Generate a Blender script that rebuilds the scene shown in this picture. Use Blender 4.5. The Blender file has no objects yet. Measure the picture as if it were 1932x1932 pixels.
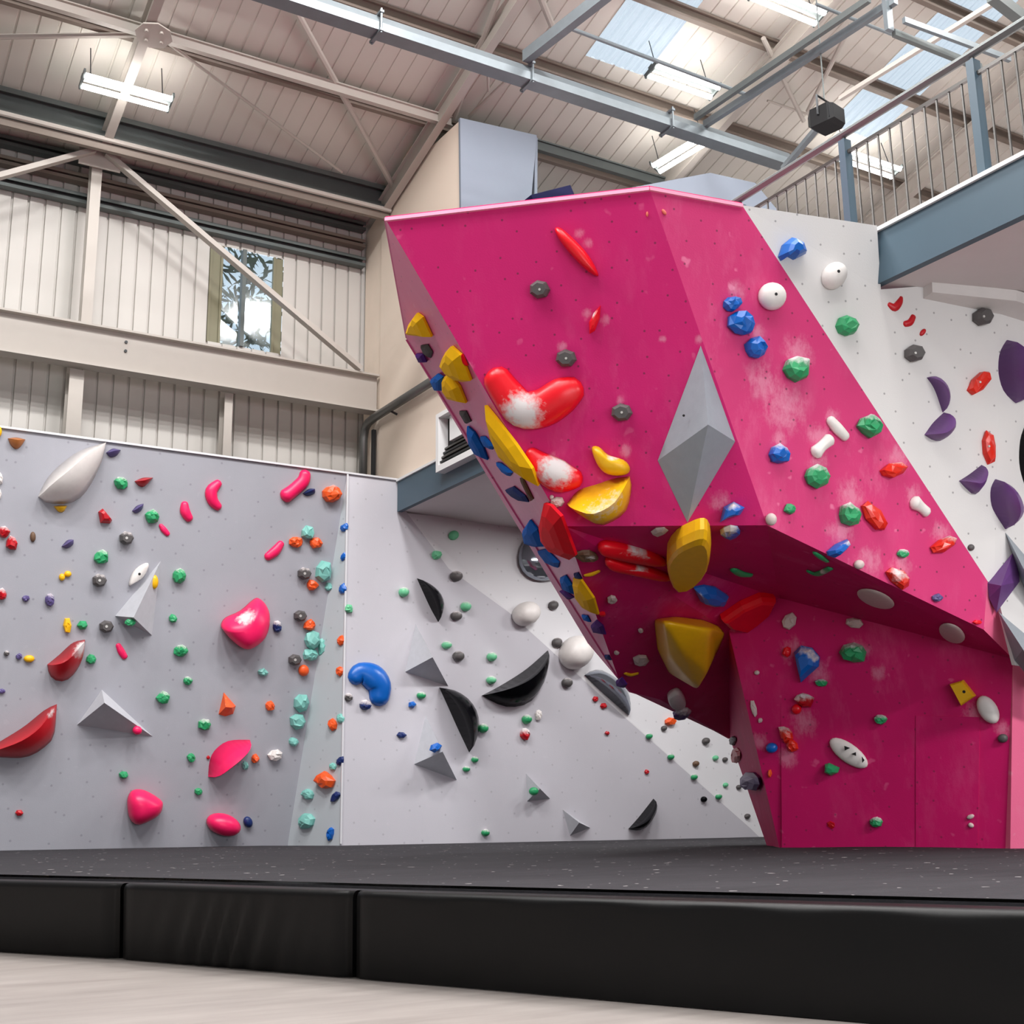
import bpy, math, random
from mathutils import Vector as V, Matrix
random.seed(7)
sc = bpy.context.scene
COL = sc.collection
# ------------------------------------------------------------------ camera
F_PX, PITCH, ROLL, YAW, HC = 2357.87, .233807, -.0132678, .538892, .75
CAM = V((0, 0, HC))
FW = V((math.sin(YAW)*math.cos(PITCH), math.cos(YAW)*math.cos(PITCH), math.sin(PITCH)))
_r = V((math.cos(YAW), -math.sin(YAW), 0)); _u = _r.cross(FW)
RT = _r*math.cos(ROLL) + _u*math.sin(ROLL)
UP = _u*math.cos(ROLL) - _r*math.sin(ROLL)
cd = bpy.data.cameras.new('camera'); cam = bpy.data.objects.new('camera', cd); COL.objects.link(cam)
cam.matrix_world = Matrix(((RT.x, UP.x, -FW.x, 0), (RT.y, UP.y, -FW.y, 0), (RT.z, UP.z, -FW.z, HC), (0, 0, 0, 1)))
cd.sensor_width = 36; cd.lens = 36*F_PX/1932; cd.clip_start = .05; cd.clip_end = 300
sc.camera = cam
def ray(x, y): return FW + RT*((x-966)/F_PX) - UP*((y-966)/F_PX)
def pz(x, y, z): d = ray(x, y); return CAM + d*((z-HC)/d.z)
def py(x, y, Y): d = ray(x, y); return CAM + d*(Y/d.y)
def px(x, y, X): d = ray(x, y); return CAM + d*(X/d.x)
def proj(P):
    v = P-CAM; k = v.dot(FW); return 966+F_PX*v.dot(RT)/k, 966-F_PX*v.dot(UP)/k
def plane(a, b, c):
    n = (b-a).cross(c-a).normalized()
    if n.dot(CAM-a) < 0: n = -n
    return n, n.dot(a)
def hit(x, y, pl, off=0):
    d = ray(x, y); n, o = pl; return CAM + d*((o+off-n.dot(CAM))/n.dot(d))
# ------------------------------------------------------------------ materials
def srgb(c):
    return tuple((v/255/12.92 if v/255 <= .04045 else ((v/255+.055)/1.055)**2.4) for v in c)
_M = {}
class NT:
    def __init__(s, name):
        s.m = bpy.data.materials.new(name); s.m.use_nodes = True
        s.t = s.m.node_tree; s.b = s.t.nodes['Principled BSDF']; s.o = s.t.nodes['Material Output']
    def n(s, ty, ins=None, **kw):
        q = s.t.nodes.new(ty)
        for k, v in kw.items(): setattr(q, k, v)
        for k, v in (ins or {}).items(): s.put(q, k, v)
        return q
    def put(s, q, k, v):
        i = q.inputs[k]
        if isinstance(v, bpy.types.NodeSocket): s.t.links.new(v, i)
        elif isinstance(v, bpy.types.Node): s.t.links.new(v.outputs[0], i)
        else: i.default_value = v
    def math(s, op, a, b=0.0, clamp=False):
        q = s.n('ShaderNodeMath', {0: a, 1: b}, operation=op); q.use_clamp = clamp; return q.outputs[0]
    def mix(s, f, a, b):
        q = s.n('ShaderNodeMix', data_type='RGBA'); s.put(q, 0, f)
        for k, v in ((6, a), (7, b)): s.put(q, k, (*v, 1) if isinstance(v, tuple) and len(v) == 3 else v)
        return q.outputs[2]
    def ramp(s, f, lo, hi):
        q = s.n('ShaderNodeMapRange', {0: f, 1: lo, 2: hi}); return q.outputs[0]
    def noise(s, vec, scale, detail=3, rough=.6):
        return s.n('ShaderNodeTexNoise', {'Vector': vec, 'Scale': scale, 'Detail': detail, 'Roughness': rough}).outputs[0]
    def bump(s, h, strength, dist=.01):
        s.put(s.b, 'Normal', s.n('ShaderNodeBump', {'Height': h, 'Strength': strength, 'Distance': dist}))
def plain(name, c, rough=.5, metal=0, var=.08, nscale=6, bump=0, bscale=60, spec=.5, coat=0):
    if name in _M: return _M[name]
    t = NT(name); oc = t.n('ShaderNodeTexCoord').outputs['Object']
    col = srgb(c)
    nz = t.noise(oc, nscale, 4)
    t.put(t.b, 'Base Color', t.mix(nz, tuple(v*(1-var) for v in col), tuple(min(1, v*(1+var)) for v in col)))
    t.put(t.b, 'Roughness', rough); t.put(t.b, 'Metallic', metal); t.put(t.b, 'Specular IOR Level', spec)
    if coat: t.put(t.b, 'Coat Weight', coat); t.put(t.b, 'Coat Roughness', .04)
    if bump: t.bump(t.noise(oc, bscale, 5), bump)
    _M[name] = t.m; return t.m
def painted_panel(name, c, dots=0, smudge=0, smudge_c=(235, 205, 215), rough=.62, cell=.2, dotr=.03, grain=.05, puffs=()):
    """painted plywood: bolt holes, chalk smears, slight grain; coordinates are the panel's own metres"""
    t = NT(name); uv = t.n('ShaderNodeUVMap').outputs[0]; col = srgb(c)
    nz = t.noise(uv, 1.3, 5)
    base = t.mix(nz, tuple(v*(1-grain*1.6) for v in col), tuple(min(1, v*(1+grain*1.6)) for v in col))
    if smudge:
        st = t.n('ShaderNodeMapping', {'Vector': uv, 'Scale': (2.2, .8, 1), 'Rotation': (0, 0, .35)}).outputs[0]
        a = t.ramp(t.noise(st, 1.6, 6, .72), .50, .78); b = t.ramp(t.noise(uv, .8, 2), .38, .66)
        base = t.mix(t.math('MULTIPLY', t.math('MULTIPLY', a, b), smudge), base, srgb(smudge_c))
        sp = t.ramp(t.noise(uv, 9, 2, .4), .70, .76)
        base = t.mix(t.math('MULTIPLY', sp, smudge*.8), base, srgb(smudge_c))
    if puffs: # chalk dust left on the paint round much-used holds: (u, v, radius) in the panel's own metres
        acc = None; nn = t.math('MULTIPLY', t.math('SUBTRACT', t.noise(t.n('ShaderNodeMapping', {'Vector': uv, 'Scale': (1.6, .8, 1)}).outputs[0], 9, 7, .8), .5), 3.2)
        for pu, pv, pr in puffs:
            dd = t.n('ShaderNodeVectorMath', {0: uv, 1: (pu, pv, 0)}, operation='DISTANCE').outputs['Value']
            q = t.math('SUBTRACT', 1, t.math('DIVIDE', dd, pr)); acc = q if acc is None else t.math('MAXIMUM', acc, q)
        pf = t.ramp(t.math('ADD', acc, nn), .15, .95)
        base = t.mix(t.math('MULTIPLY', t.math('MULTIPLY', pf, t.ramp(acc, -.1, .5)), .3), base, srgb((240, 196, 214)))
    if dots:
        s = t.n('ShaderNodeVectorMath', {0: uv, 1: (1/cell, 1/cell, 0)}, operation='MULTIPLY').outputs[0]
        fl = t.n('ShaderNodeVectorMath', {0: s}, operation='FLOOR').outputs[0]
        fr = t.n('ShaderNodeVectorMath', {0: s}, operation='FRACTION').outputs[0]
        wn = t.n('ShaderNodeTexWhiteNoise', {'Vector': fl}).outputs['Color']
        j = t.n('ShaderNodeVectorMath', {0: wn, 1: (.8, .8, 0)}, operation='MULTIPLY').outputs[0]
        cpt = t.n('ShaderNodeVectorMath', {0: j, 1: (.1, .1, 0)}, operation='ADD').outputs[0]
        dv = t.n('ShaderNodeVectorMath', {0: fr, 1: cpt}, operation='SUBTRACT').outputs[0]
        dv = t.n('ShaderNodeVectorMath', {0: dv, 1: (1, 1, 0)}, operation='MULTIPLY').outputs[0]
        ln = t.n('ShaderNodeVectorMath', {0: dv}, operation='LENGTH').outputs['Value']
        base = t.mix(t.math('MULTIPLY', t.ramp(ln, dotr/cell*1.25, dotr/cell*.75), dots), base, (.03, .02, .03))
    t.put(t.b, 'Base Color', base); t.put(t.b, 'Roughness', rough); t.put(t.b, 'Specular IOR Level', .28)
    t.bump(t.noise(uv, 90, 3), .08)
    return t.m
def holdmat(name, c, rough=.42, coat=0, spec=.5):
    """moulded resin / plastic, worn-in chalk plus lit tops painted pale, both placed by the «chalk» attribute"""
    key = 'hold '+name
    if key in _M: return _M[key]
    t = NT(key); oc = t.n('ShaderNodeTexCoord').outputs['Object']; col = srgb(c)
    nz = t.noise(oc, 14, 4)
    base = t.mix(nz, tuple(v*.9 for v in col), tuple(min(1, v*1.1) for v in col))
    at = t.n('ShaderNodeAttribute', attribute_name='chalk').outputs['Fac']
    f = t.ramp(t.math('ADD', at, t.math('MULTIPLY', t.math('SUBTRACT', t.noise(oc, 22, 5, .7), .5), 1.1)), .36, .80)
    base = t.mix(f, base, srgb((222, 214, 214)))
    t.put(t.b, 'Base Color', base); t.put(t.b, 'Specular IOR Level', spec)
    t.put(t.b, 'Roughness', t.math('ADD', t.math('MULTIPLY', f, .35), rough, True))
    if coat: t.put(t.b, 'Coat Weight', coat); t.put(t.b, 'Coat Roughness', .03)
    t.bump(t.noise(oc, 120, 3), .06)
    _M[key] = t.m; return t.m
# ------------------------------------------------------------------ objects
def tag(o, label=None, cat=None, group=None, kind=None):
    for k, v in (('label', label), ('category', cat), ('group', group), ('kind', kind)):
        if v: o[k] = v
    return o
def empty(name, loc):
    o = bpy.data.objects.new(name, None); COL.objects.link(o); o.location = loc; o.empty_display_size = .1; return o
def mesh(name, vs, fs, mat, parent=None, smooth=False, loc=None, uv=None, chalk=None, sharp=None):
    """verts in world space; the object's origin goes to LOC (default: middle of its bounding box)"""
    vs = [V(v) for v in vs]
    if loc is None:
        loc = V([(min(v[i] for v in vs)+max(v[i] for v in vs))/2 for i in range(3)])
    loc = V(loc)
    me = bpy.data.meshes.new(name); me.from_pydata([v-loc for v in vs], [], fs); me.update()
    if smooth:
        me.polygons.foreach_set('use_smooth', [True]*len(me.polygons))
        if sharp:
            for e in me.edges:
                if tuple(sorted(e.vertices)) in sharp: e.use_edge_sharp = True
    if uv:
        l = me.uv_layers.new(name='UVMap')
        for p in me.polygons:
            for li in p.loop_indices: l.data[li].uv = uv(vs[me.loops[li].vertex_index])
    if chalk:
        a = me.attributes.new('chalk', 'FLOAT', 'POINT'); a.data.foreach_set('value', chalk)
    me.materials.append(mat)
    o = bpy.data.objects.new(name, me); COL.objects.link(o)
    if parent is None: o.location = loc
    else:
        o.parent = parent; o.location = loc - world_loc(parent)
    return o
def world_loc(o):
    p = V(o.location)
    while o.parent: o = o.parent; p += o.location
    return p
class MB:
    def __init__(s): s.v, s.f = [], []
    def add(s, vs, fs):
        k = len(s.v); s.v += [V(v) for v in vs]; s.f += [tuple(i+k for i in f) for f in fs]; return s
    def box(s, lo, hi):
        a, b = lo, hi
        return s.add([(a[0], a[1], a[2]), (b[0], a[1], a[2]), (b[0], b[1], a[2]), (a[0], b[1], a[2]), (a[0], a[1], b[2]), (b[0], a[1], b[2]), (b[0], b[1], b[2]), (a[0], b[1], b[2])],
                     [(0, 3, 2, 1), (4, 5, 6, 7), (0, 1, 5, 4), (1, 2, 6, 5), (2, 3, 7, 6), (3, 0, 4, 7)])
    def bar(s, a, b, w, h, up=(0, 0, 1)):
        """rectangular bar from A to B, W across and H along UP"""
        a, b = V(a), V(b); d = (b-a).normalized(); x = d.cross(V(up)).normalized(); y = x.cross(d)
        o = [x*w/2*i+y*h/2*j for i, j in ((-1, -1), (1, -1), (1, 1), (-1, 1))]
        return s.add([a+q for q in o]+[b+q for q in o], [(3, 2, 1, 0), (4, 5, 6, 7)]+[(i, (i+1) % 4, 4+(i+1) % 4, 4+i) for i in range(4)])
    def profile(s, a, b, pts, up=(0, 0, 1)):
        """closed 2-D outline PTS (across, up) swept from A to B"""
        a, b = V(a), V(b); d = (b-a).normalized(); x = d.cross(V(up)).normalized(); y = x.cross(d); n = len(pts)
        return s.add([p+x*u+y*v for p in (a, b) for u, v in pts], [tuple(range(n-1, -1, -1)), tuple(range(n, 2*n))]+[(i, (i+1) % n, n+(i+1) % n, n+i) for i in range(n)])
    def tube(s, pts, r, n=10, cap=True):
        pts = [V(p) for p in pts]; k0 = len(s.v); ref = None
        for i, p in enumerate(pts):
            d = (pts[min(i+1, len(pts)-1)]-pts[max(i-1, 0)]).normalized()
            if ref is None: ref = d.orthogonal().normalized()
            ref = (ref-d*ref.dot(d)).normalized(); y = d.cross(ref); rr = r[i] if isinstance(r, (list, tuple)) else r
            s.v += [p+(ref*math.cos(2*math.pi*j/n)+y*math.sin(2*math.pi*j/n))*rr for j in range(n)]
        for i in range(len(pts)-1):
            for j in range(n):
                a = k0+i*n+j; b = k0+i*n+(j+1) % n; s.f.append((a, b, b+n, a+n))
        if cap:
            s.f.append(tuple(k0+j for j in range(n-1, -1, -1))); s.f.append(tuple(k0+(len(pts)-1)*n+j for j in range(n)))
        return s
    def build(s, name, mat, parent=None, **kw): return mesh(name, s.v, s.f, mat, parent, **kw)
def ibeam(w, h, t): # I outline centred
    w, h = w/2, h/2
    return [(-w, -h), (w, -h), (w, -h+t), (t/2, -h+t), (t/2, h-t), (w, h-t), (w, h), (-w, h), (-w, h-t), (-t/2, h-t), (-t/2, -h+t), (-w, -h+t)]
def cchan(w, h, t, lip=.0): # C outline, open towards +across
    w2, h2 = w/2, h/2
    return [(-w2, -h2), (w2, -h2), (w2, -h2+lip+t), (w2-t, -h2+lip+t), (w2-t, -h2+t), (-w2+t, -h2+t), (-w2+t, h2-t), (w2-t, h2-t), (w2-t, h2-lip-t), (w2, h2-lip-t), (w2, h2), (-w2, h2)]
def panel(name, pts, mat, parent=None, thick=.018, holes=None, smooth=False, **kw):
    """flat (or fan) polygon PTS given thickness away from the camera side"""
    pts = [V(p) for p in pts]; n = V((0, 0, 0))
    for i in range(len(pts)): n += (pts[i]-pts[0]).cross(pts[(i+1) % len(pts)]-pts[0])
    n.normalize()
    mid = sum(pts, V((0, 0, 0)))/len(pts)
    if n.dot(CAM-mid) < 0: pts = pts[::-1]; n = -n
    ux = V((0, 0, 1)).cross(n)
    ux = ux.normalized() if ux.length > .05 else V((1, 0, 0)); uy = n.cross(ux)
    k = len(pts); vs = pts+[p-n*thick for p in pts]
    fs = [tuple(range(k)), tuple(range(2*k-1, k-1, -1))]+[(i, k+i, k+(i+1) % k, (i+1) % k) for i in range(k)]
    return mesh(name, vs, fs, mat, parent, uv=lambda v: (v.dot(ux), v.dot(uy)), **kw)
DEBUG = False
WORLD, TUBE, PW_HALL, PW_FRONT, EXPO = .68, 18, 160, 390, 0.57
PW_ROWS = ((7.9, 1.25), (6.0, .95), (3.2, .75), (.2, .45))
PW_UNDER = ((8.2, 11.2, 46), (10.2, 11.2, 46), (12.3, 10.2, 44), (6.9, .8, 180), (8.2, -.8, 200), (9.8, 3.0, 20))  # unseen lights under the balcony; the strongest pair is added to brighten the pillar
# ------------------------------------------------------------------ the hall
XM, YC, ZE, SL, RIDGE = 6.38, 14.55, 8.57, .28, 2.0
def zr(y): return ZE+SL*(YC-y) if y >= RIDGE else ZE+SL*(YC-RIDGE)-SL*(RIDGE-y)
def onroof(x, y, off=0):
    d = ray(x, y); k = (ZE+off+SL*YC-HC)/(d.z+SL*d.y); return CAM+d*k
cream = plain('cream cladding', (196, 192, 186), .5, var=.03, nscale=1.2)
roofm = plain('roof lining sheet', (208, 203, 194), .5, var=.05, nscale=.8)
beige = plain('beige painted steel', (184, 177, 169), .5, var=.04)
brown = plain('brown grey purlin steel', (128, 116, 106), .55, var=.06)
galv = plain('galvanised steel', (112, 120, 124), .45, .4, var=.14, nscale=9)
galvd = plain('dull galvanised steel', (92, 98, 97), .5, .3, var=.12, nscale=5)
teal = plain('slate blue painted steel', (66, 88, 102), .45, var=.05)
white = plain('white powder coat', (228, 228, 228), .4, var=.02)
blackp = plain('black plastic', (11, 11, 13), .6, spec=.25)
darkm = plain('dark metal', (52, 54, 56), .4, .5)
chrome = plain('bright steel bar', (88, 86, 84), .35, .7)
drab = plain('dim grey wall', (120, 118, 116), .7)
ply = painted_panel('cream painted plywood', (232, 216, 200), rough=.55, grain=.02)

def structure(o): o['kind'] = 'structure'; return o
# floor
t = NT('pale vinyl floor'); uv = t.n('ShaderNodeTexCoord').outputs['Object']
mp = t.n('ShaderNodeMapping', {'Vector': uv, 'Scale': (.8, 5, 1), 'Rotation': (0, 0, .55)}).outputs[0]
a = t.ramp(t.noise(mp, 1.1, 6, .65), .3, .7); b = t.noise(uv, .5, 3)
t.put(t.b, 'Base Color', t.mix(b, t.mix(a, srgb((124, 115, 110)), srgb((156, 148, 143))), t.mix(a, srgb((135, 129, 126)), srgb((148, 141, 137)))))
t.put(t.b, 'Roughness', .5); t.bump(t.noise(mp, 9, 4), .06)
structure(MB().box((-6, -8, -.1), (24, 15, 0)).build('floor', t.m))
# corrugated sheets
def corrugated(name, mat, x0, x1, fn, pitch=.21, rib=.03, depth=.014, parent=None):
    """fn(x, off) -> list of points along the sheet, pushed back by OFF"""
    vs, fs = [], []; n = max(1, round((x1-x0)/pitch)); p = (x1-x0)/n; xs = []
    for i in range(n):
        a = x0+i*p; xs += [(a, 0), (a+p-rib, 0), (a+p-rib*.8, depth), (a+p-rib*.2, depth)]
    xs.append((x1, 0)); m = len(fn(x0, 0))
    for x, o in xs: vs += fn(x, o)
    for i in range(len(xs)-1):
        for j in range(m-1): fs.append((i*m+j, (i+1)*m+j, (i+1)*m+j+1, i*m+j+1))
    return mesh(name, vs, fs, mat, parent)
SKY = [(7.68, 8.55, 5.2, 10.98), (11.45, 12.3, 4.0, 10.75)]
def roof_piece(x0, x1, ya, yb, nm='ceiling'):
    return structure(corrugated(nm, roofm, x0, x1, lambda x, o: [V((x, ya, zr(ya)+o)), V((x, yb, zr(yb)+o))]))
xb = [-6]
for s in SKY: xb += [s[0], s[1]]
xb.append(24)
for i in range(len(xb)-1):
    s = next((s for s in SKY if s[0] == xb[i]), None)
    for ya, yb in ([(RIDGE, 14.75)] if not s else [(RIDGE, s[2]), (s[3], 14.75)]): roof_piece(xb[i], xb[i+1], ya, yb)
roof_piece(-6, 24, RIDGE, -8, 'ceiling')
# rooflights: ribbed translucent sheet under the open sky
t = NT('translucent rooflight sheet'); oc = t.n('ShaderNodeTexCoord').outputs['Object']
tr = t.n('ShaderNodeBsdfTransparent', {'Color': (.82, .87, .9, 1)}); tl = t.n('ShaderNodeBsdfTranslucent', {'Color': (.85, .9, .93, 1)})
df = t.n('ShaderNodeBsdfDiffuse', {'Color': (.8, .85, .9, 1)})
m1 = t.n('ShaderNodeMixShader', {0: t.math('MULTIPLY', t.noise(t.n('ShaderNodeMapping', {'Vector': oc, 'Scale': (9, .6, 1)}).outputs[0], 1.2, 4), .5), 1: tr, 2: tl})
t.put(t.o, 'Surface', t.n('ShaderNodeMixShader', {0: .12, 1: m1, 2: df})); skym = t.m
for k, (x0, x1, ya, yb) in enumerate(SKY):
    o = corrugated('window_%d' % (k+2), skym, x0, x1, lambda x, o: [V((x, ya, zr(ya)+o)), V((x, yb, zr(yb)+o))], pitch=.14, rib=.07, depth=.025)
    structure(o)
# walls of the hall
WX0, WX1, WZ0, WZ1 = 4.30, 5.26, 6.5, 7.82
def clad(x0, x1, z0, z1): return structure(corrugated('wall_back', cream, x0, x1, lambda x, o: [V((x, YC+o, z0)), V((x, YC+o, z1))], pitch=.185, rib=.03, depth=.03))
clad(-6, WX0, 0, ZE+.05); clad(WX1, 24, 0, ZE+.05); clad(WX0, WX1, 0, WZ0); clad(WX0, WX1, WZ1, ZE+.05)
structure(MB().box((-6.1, -8, 0), (-6, 15, 12.5)).build('wall_left', drab))
structure(MB().box((24, -8, 0), (24.1, 15, 12.5)).build('wall_right', drab))
# the entrance wall behind the camera has a wide unseen opening, added for frontal fill light
for lo, hi in (((-6, -8.1, 0), (-4, -8, 12.5)), ((7, -8.1, 0), (24, -8, 12.5)), ((-4, -8.1, 0), (7, -8, .6)), ((-4, -8.1, 4.4), (7, -8, 12.5))): structure(MB().box(lo, hi).build('wall_front', drab))
# window in the cladding
glass = NT('window glass'); g = glass
g.put(g.o, 'Surface', g.n('ShaderNodeMixShader', {0: .08, 1: g.n('ShaderNodeBsdfTransparent', {'Color': (.86, .92, .95, 1)}), 2: g.n('ShaderNodeBsdfGlossy', {'Roughness': .08})}))
olive = plain('olive tinted frame', (122, 118, 92), .5)
w = empty('window_1', (4.78, YC, WZ0)); w['kind'] = 'structure'
MB().box((WX0, YC+.03, WZ0), (WX1, YC+.035, WZ1)).build('pane', glass.m, w)
b = MB()
for x in (WX0, WX0+.14, WX1-.12): b.box((x-.015, YC-.0, WZ0), (x+.015, YC+.05, WZ1))
b.build('frame', olive, w)
MB().box((WX0+.4, YC-.04, WZ0), (WX0+.45, YC+.05, WZ1)).build('mullion', galvd, w)
MB().box((WX0, YC+.02, WZ0), (WX0+.14, YC+.05, WZ1)).build('side_panel', olive, w)
MB().box((WX1-.12, YC+.02, WZ0), (WX1, YC+.05, WZ1)).build('side_panel', olive, w)
# tree outside the window
leafm = plain('dull green leaves', (74, 84, 62), .7, var=.3, nscale=5); barkm = plain('grey bark', (88, 80, 70), .8)
tr_ = empty('tree', (5.6, 19.5, 0)); tag(tr_, 'tall grey green tree seen outside through the window in the white cladding', 'tree')
MB().tube([(5.6, 19.5, 0), (5.7, 19.5, 5), (5.8, 19.6, 9)], [.25, .18, .06], 8).build('trunk', barkm, tr_)
R0 = random.Random(3); b = MB()
for _ in range(1300):
    a, e, q = R0.uniform(0, 6.28), R0.uniform(-1, 1), R0.random()**.4
    z = 8.3+3.2*e*q; rr = 1.5*q*math.sqrt(max(0, 1-e*e*q*q)); c = V((5.7+rr*math.cos(a), 19.5+rr*math.sin(a), z))
    d = V((R0.uniform(-1, 1), R0.uniform(-1, 1), R0.uniform(-1, 1))).normalized()*.17; s = d.orthogonal().normalized()*.08
    b.add([c-d, c-s, c+d, c+s], [(0, 1, 2, 3)])
b.build('crown', leafm, tr_)
# ------------------------------------------------------------------ roof steel
def purlin(y, drop, w, h, mat, name, label, x0=-6, x1=24):
    z = zr(y)-drop-h/2
    return tag(MB().profile((x0, y, z), (x1, y, z), cchan(w, h, .012, .02), (0, 0, 1)).build(name, mat), label, 'purlin', 'roof purlins')
plab = {12.45: 'slim roof purlin running into the top of the cream plywood tower', 11.2: 'brown roof purlin along the low end of the rooflights',
        9.93: 'brown roof purlin crossing the near rooflight above its twin lamp', 8.68: 'brown roof purlin just inside the top of the view, over the rooflights',
        7.43: 'brown roof purlin high up at the far corner of the second rooflight'}
for y, l in plab.items(): purlin(y, .015, .07, .17, brown, 'roof_purlin', l)
for y in (6.18, 4.93, 3.68): purlin(y, .015, .07, .17, brown, 'roof_purlin', 'brown roof purlin near the ridge above the hall')
# tie beam below purlin two, big eaves beam, cladding rails
q = onroof(483, 121, -.3)
tag(MB().profile((-6, q.y, q.z), (XM+.1, q.y, q.z), ibeam(.07, .13, .014)).build('tie_beam', beige), 'beige steel tie beam under the roof ending at the cream plywood tower', 'beam')
q = onroof(1100, 300, -.3)
tag(MB().profile((7.3, q.y, q.z), (14, q.y, q.z), ibeam(.07, .15, .02)).build('tie_beam', galvd), 'grey steel tie beam behind the pink boulder, right of the grey tower face', 'beam')
e = empty('eaves_beam', (2, 13.7, 8.2)); tag(e, 'deep grey steel eaves beam with a pipe along it above the white cladding', 'beam')
MB().profile((-6, 13.72, 8.56), (XM-.02, 13.72, 8.56), cchan(.14, .34, .012, .05)).build('channel', galvd, e)
MB().tube([(-6, 13.62, 8.375), (XM-.02, 13.62, 8.375)], .032, 8).build('pipe', beige, e)
MB().box((-6, 13.66, 8.26), (XM-.02, 13.72, 8.35)).build('lower_flange', brown, e)
for z, h, mt, l in ((8.49, .12, galvd, 'topmost grey cladding rail under the eaves of the white wall'), (8.235, .11, brown, 'brown cladding rail in the middle of the three above the window'), (7.97, .13, galvd, 'grey cladding rail along the head of the window in the white wall')):
    tag(MB().profile((-6, 14.46, z), (XM-.02, 14.46, z), cchan(.12, h, .012, .03)).build('cladding_rail', mt), l, 'rail', 'cladding rails')
# big I beam across the white wall
e = empty('crane_beam', (2.75, 14.02, 5.7)); tag(e, 'large beige I-beam running across the white cladding below the window', 'beam')
MB().profile((-6, 14.02, 5.965), (XM-.01, 14.02, 5.965), ibeam(.2, .5, .025)).build('beam', beige, e)
for k, z in enumerate((6.09, 5.98)): MB().tube([(3.18, 14.006, z), (3.18, 13.99, z)], .018, 8).build('bolt', darkm, e)
# columns / posts in front of the cladding
def post(x, y, z0, z1, w, d, name, label, mat=beige, up=(0, 1, 0)):
    return tag(MB().profile((x, y, z0), (x, y, z1), ibeam(w, d, .014), up).build(name, mat), label, 'column', 'cladding columns')
post(2.73, 14.12, 6.225, 8.36, .12, .16, 'steel_column', 'beige steel column above the I-beam, its foot left of the window')
post(2.68, 14.2, 0, 5.7, .16, .2, 'steel_column', 'beige steel column below the I-beam, the one directly under the upper column')
post(4.46, 14.2, 0, 5.7, .1, .2, 'steel_column', 'slim beige column under the I-beam above the pink S-shaped hold')
def rod(p, q_, r, name, label, cat, mat, group=None): return tag(MB().tube([p, q_], r, 8).build(name, mat), label, cat, group)
def flat(p, q_, w, h, name, label, cat, mat, group=None, up=(0, 0, 1)): return tag(MB().bar(p, q_, w, h, up).build(name, mat), label, cat, group)
flat((2.8, 13.92, 8.36), (6.1, 13.92, 6.24), .06, .1, 'diagonal_brace', 'beige diagonal brace slanting across the window down to the I-beam end', 'brace', beige, up=(0, -1, 0))
flat((2.66, 13.92, 8.36), (-.9, 13.92, 6.24), .06, .1, 'diagonal_brace', 'beige diagonal brace rising from the photo edge to the upper column head', 'brace', beige, up=(0, -1, 0))
MB_ = MB().box((2.5, 13.96, 8.18), (2.98, 13.98, 8.4)).build('gusset_plate', beige); tag(MB_, 'beige gusset plate at the head of the upper column', 'plate')
# rafters
for x, l in ((2.75, 'sloping beige rafter above the upper column and its twin lamp'), (6.3, 'sloping beige rafter running down behind the cream plywood tower'), (9.72, 'sloping rafter just right of the near rooflight'), (13.2, 'sloping rafter seen through the balcony balusters'), (16.7, 'far sloping rafter beyond the balcony railing')):
    y0 = 13.75
    tag(MB().profile((x, RIDGE, zr(RIDGE)-.33), (x, y0, zr(y0)-.33), ibeam(.1, .24, .014)).build('rafter', beige), l, 'rafter', 'roof rafters')
# bracing rods in the roof plane (end pixels lie on a plane just under the purlins)
for p, q_, r, l in (((553, 10), (742, 352), .04, 'thick diagonal roof brace meeting the eaves beside the cream tower'), ((318, 82), (645, 325), .018, 'thin diagonal roof rod from the node plate toward the eaves beam'),
                    ((-40, 70), (262, 66), .03, 'roof brace tube running level into the node plate'), ((943, -10), (857, 222), .035, 'roof strut beside the rafter down to the top corner of the cream tower'),
                    ((919, 108), (922, 172), .016, 'short thin hanger rod above the grey tower face'), ((962, 146), (885, 220), .022, 'thin roof rod fanning out from the top corner of the cream tower'),
                    ((1018, -10), (1046, 60), .04, 'short roof strut left of the near rooflight'), ((1606, 45), (1524, 210), .03, 'roof brace left of the second rooflight, leaning to the black floodlight'), ((1440, 72), (1516, 228), .03, 'roof brace left of the second rooflight, leaning the other way'),
                    ((1448, 190), (1536, 220), .016, 'thin conduit ending behind the black floodlight')):
    off = -.22
    rod(onroof(*p, off), onroof(*q_, off), r, 'roof_brace', l, 'brace', beige, 'roof bracing')
c = onroof(290, 68, -.5)
g_ = empty('node_plate', c); tag(g_, 'round gusset node of the roof bracing above the twin lamp', 'plate')
b = MB(); n = V((0, SL, 1)).normalized(); ux = V((1, 0, 0)); uy = n.cross(ux)
b.add([c+ux*.2*math.cos(k*math.pi/4)+uy*.17*math.sin(k*math.pi/4)+n*o for o in (0, .02) for k in range(8)], [tuple(range(7, -1, -1)), tuple(range(8, 16))]+[(k, (k+1) % 8, 8+(k+1) % 8, 8+k) for k in range(8)])
b.build('plate', beige, g_)
for k in range(4):
    p = c+ux*(.11*math.cos(k*1.57+.6))+uy*(.09*math.sin(k*1.57+.6)); MB().tube([p, p-n*.03], .02, 6).build('bolt', beige, g_)
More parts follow.
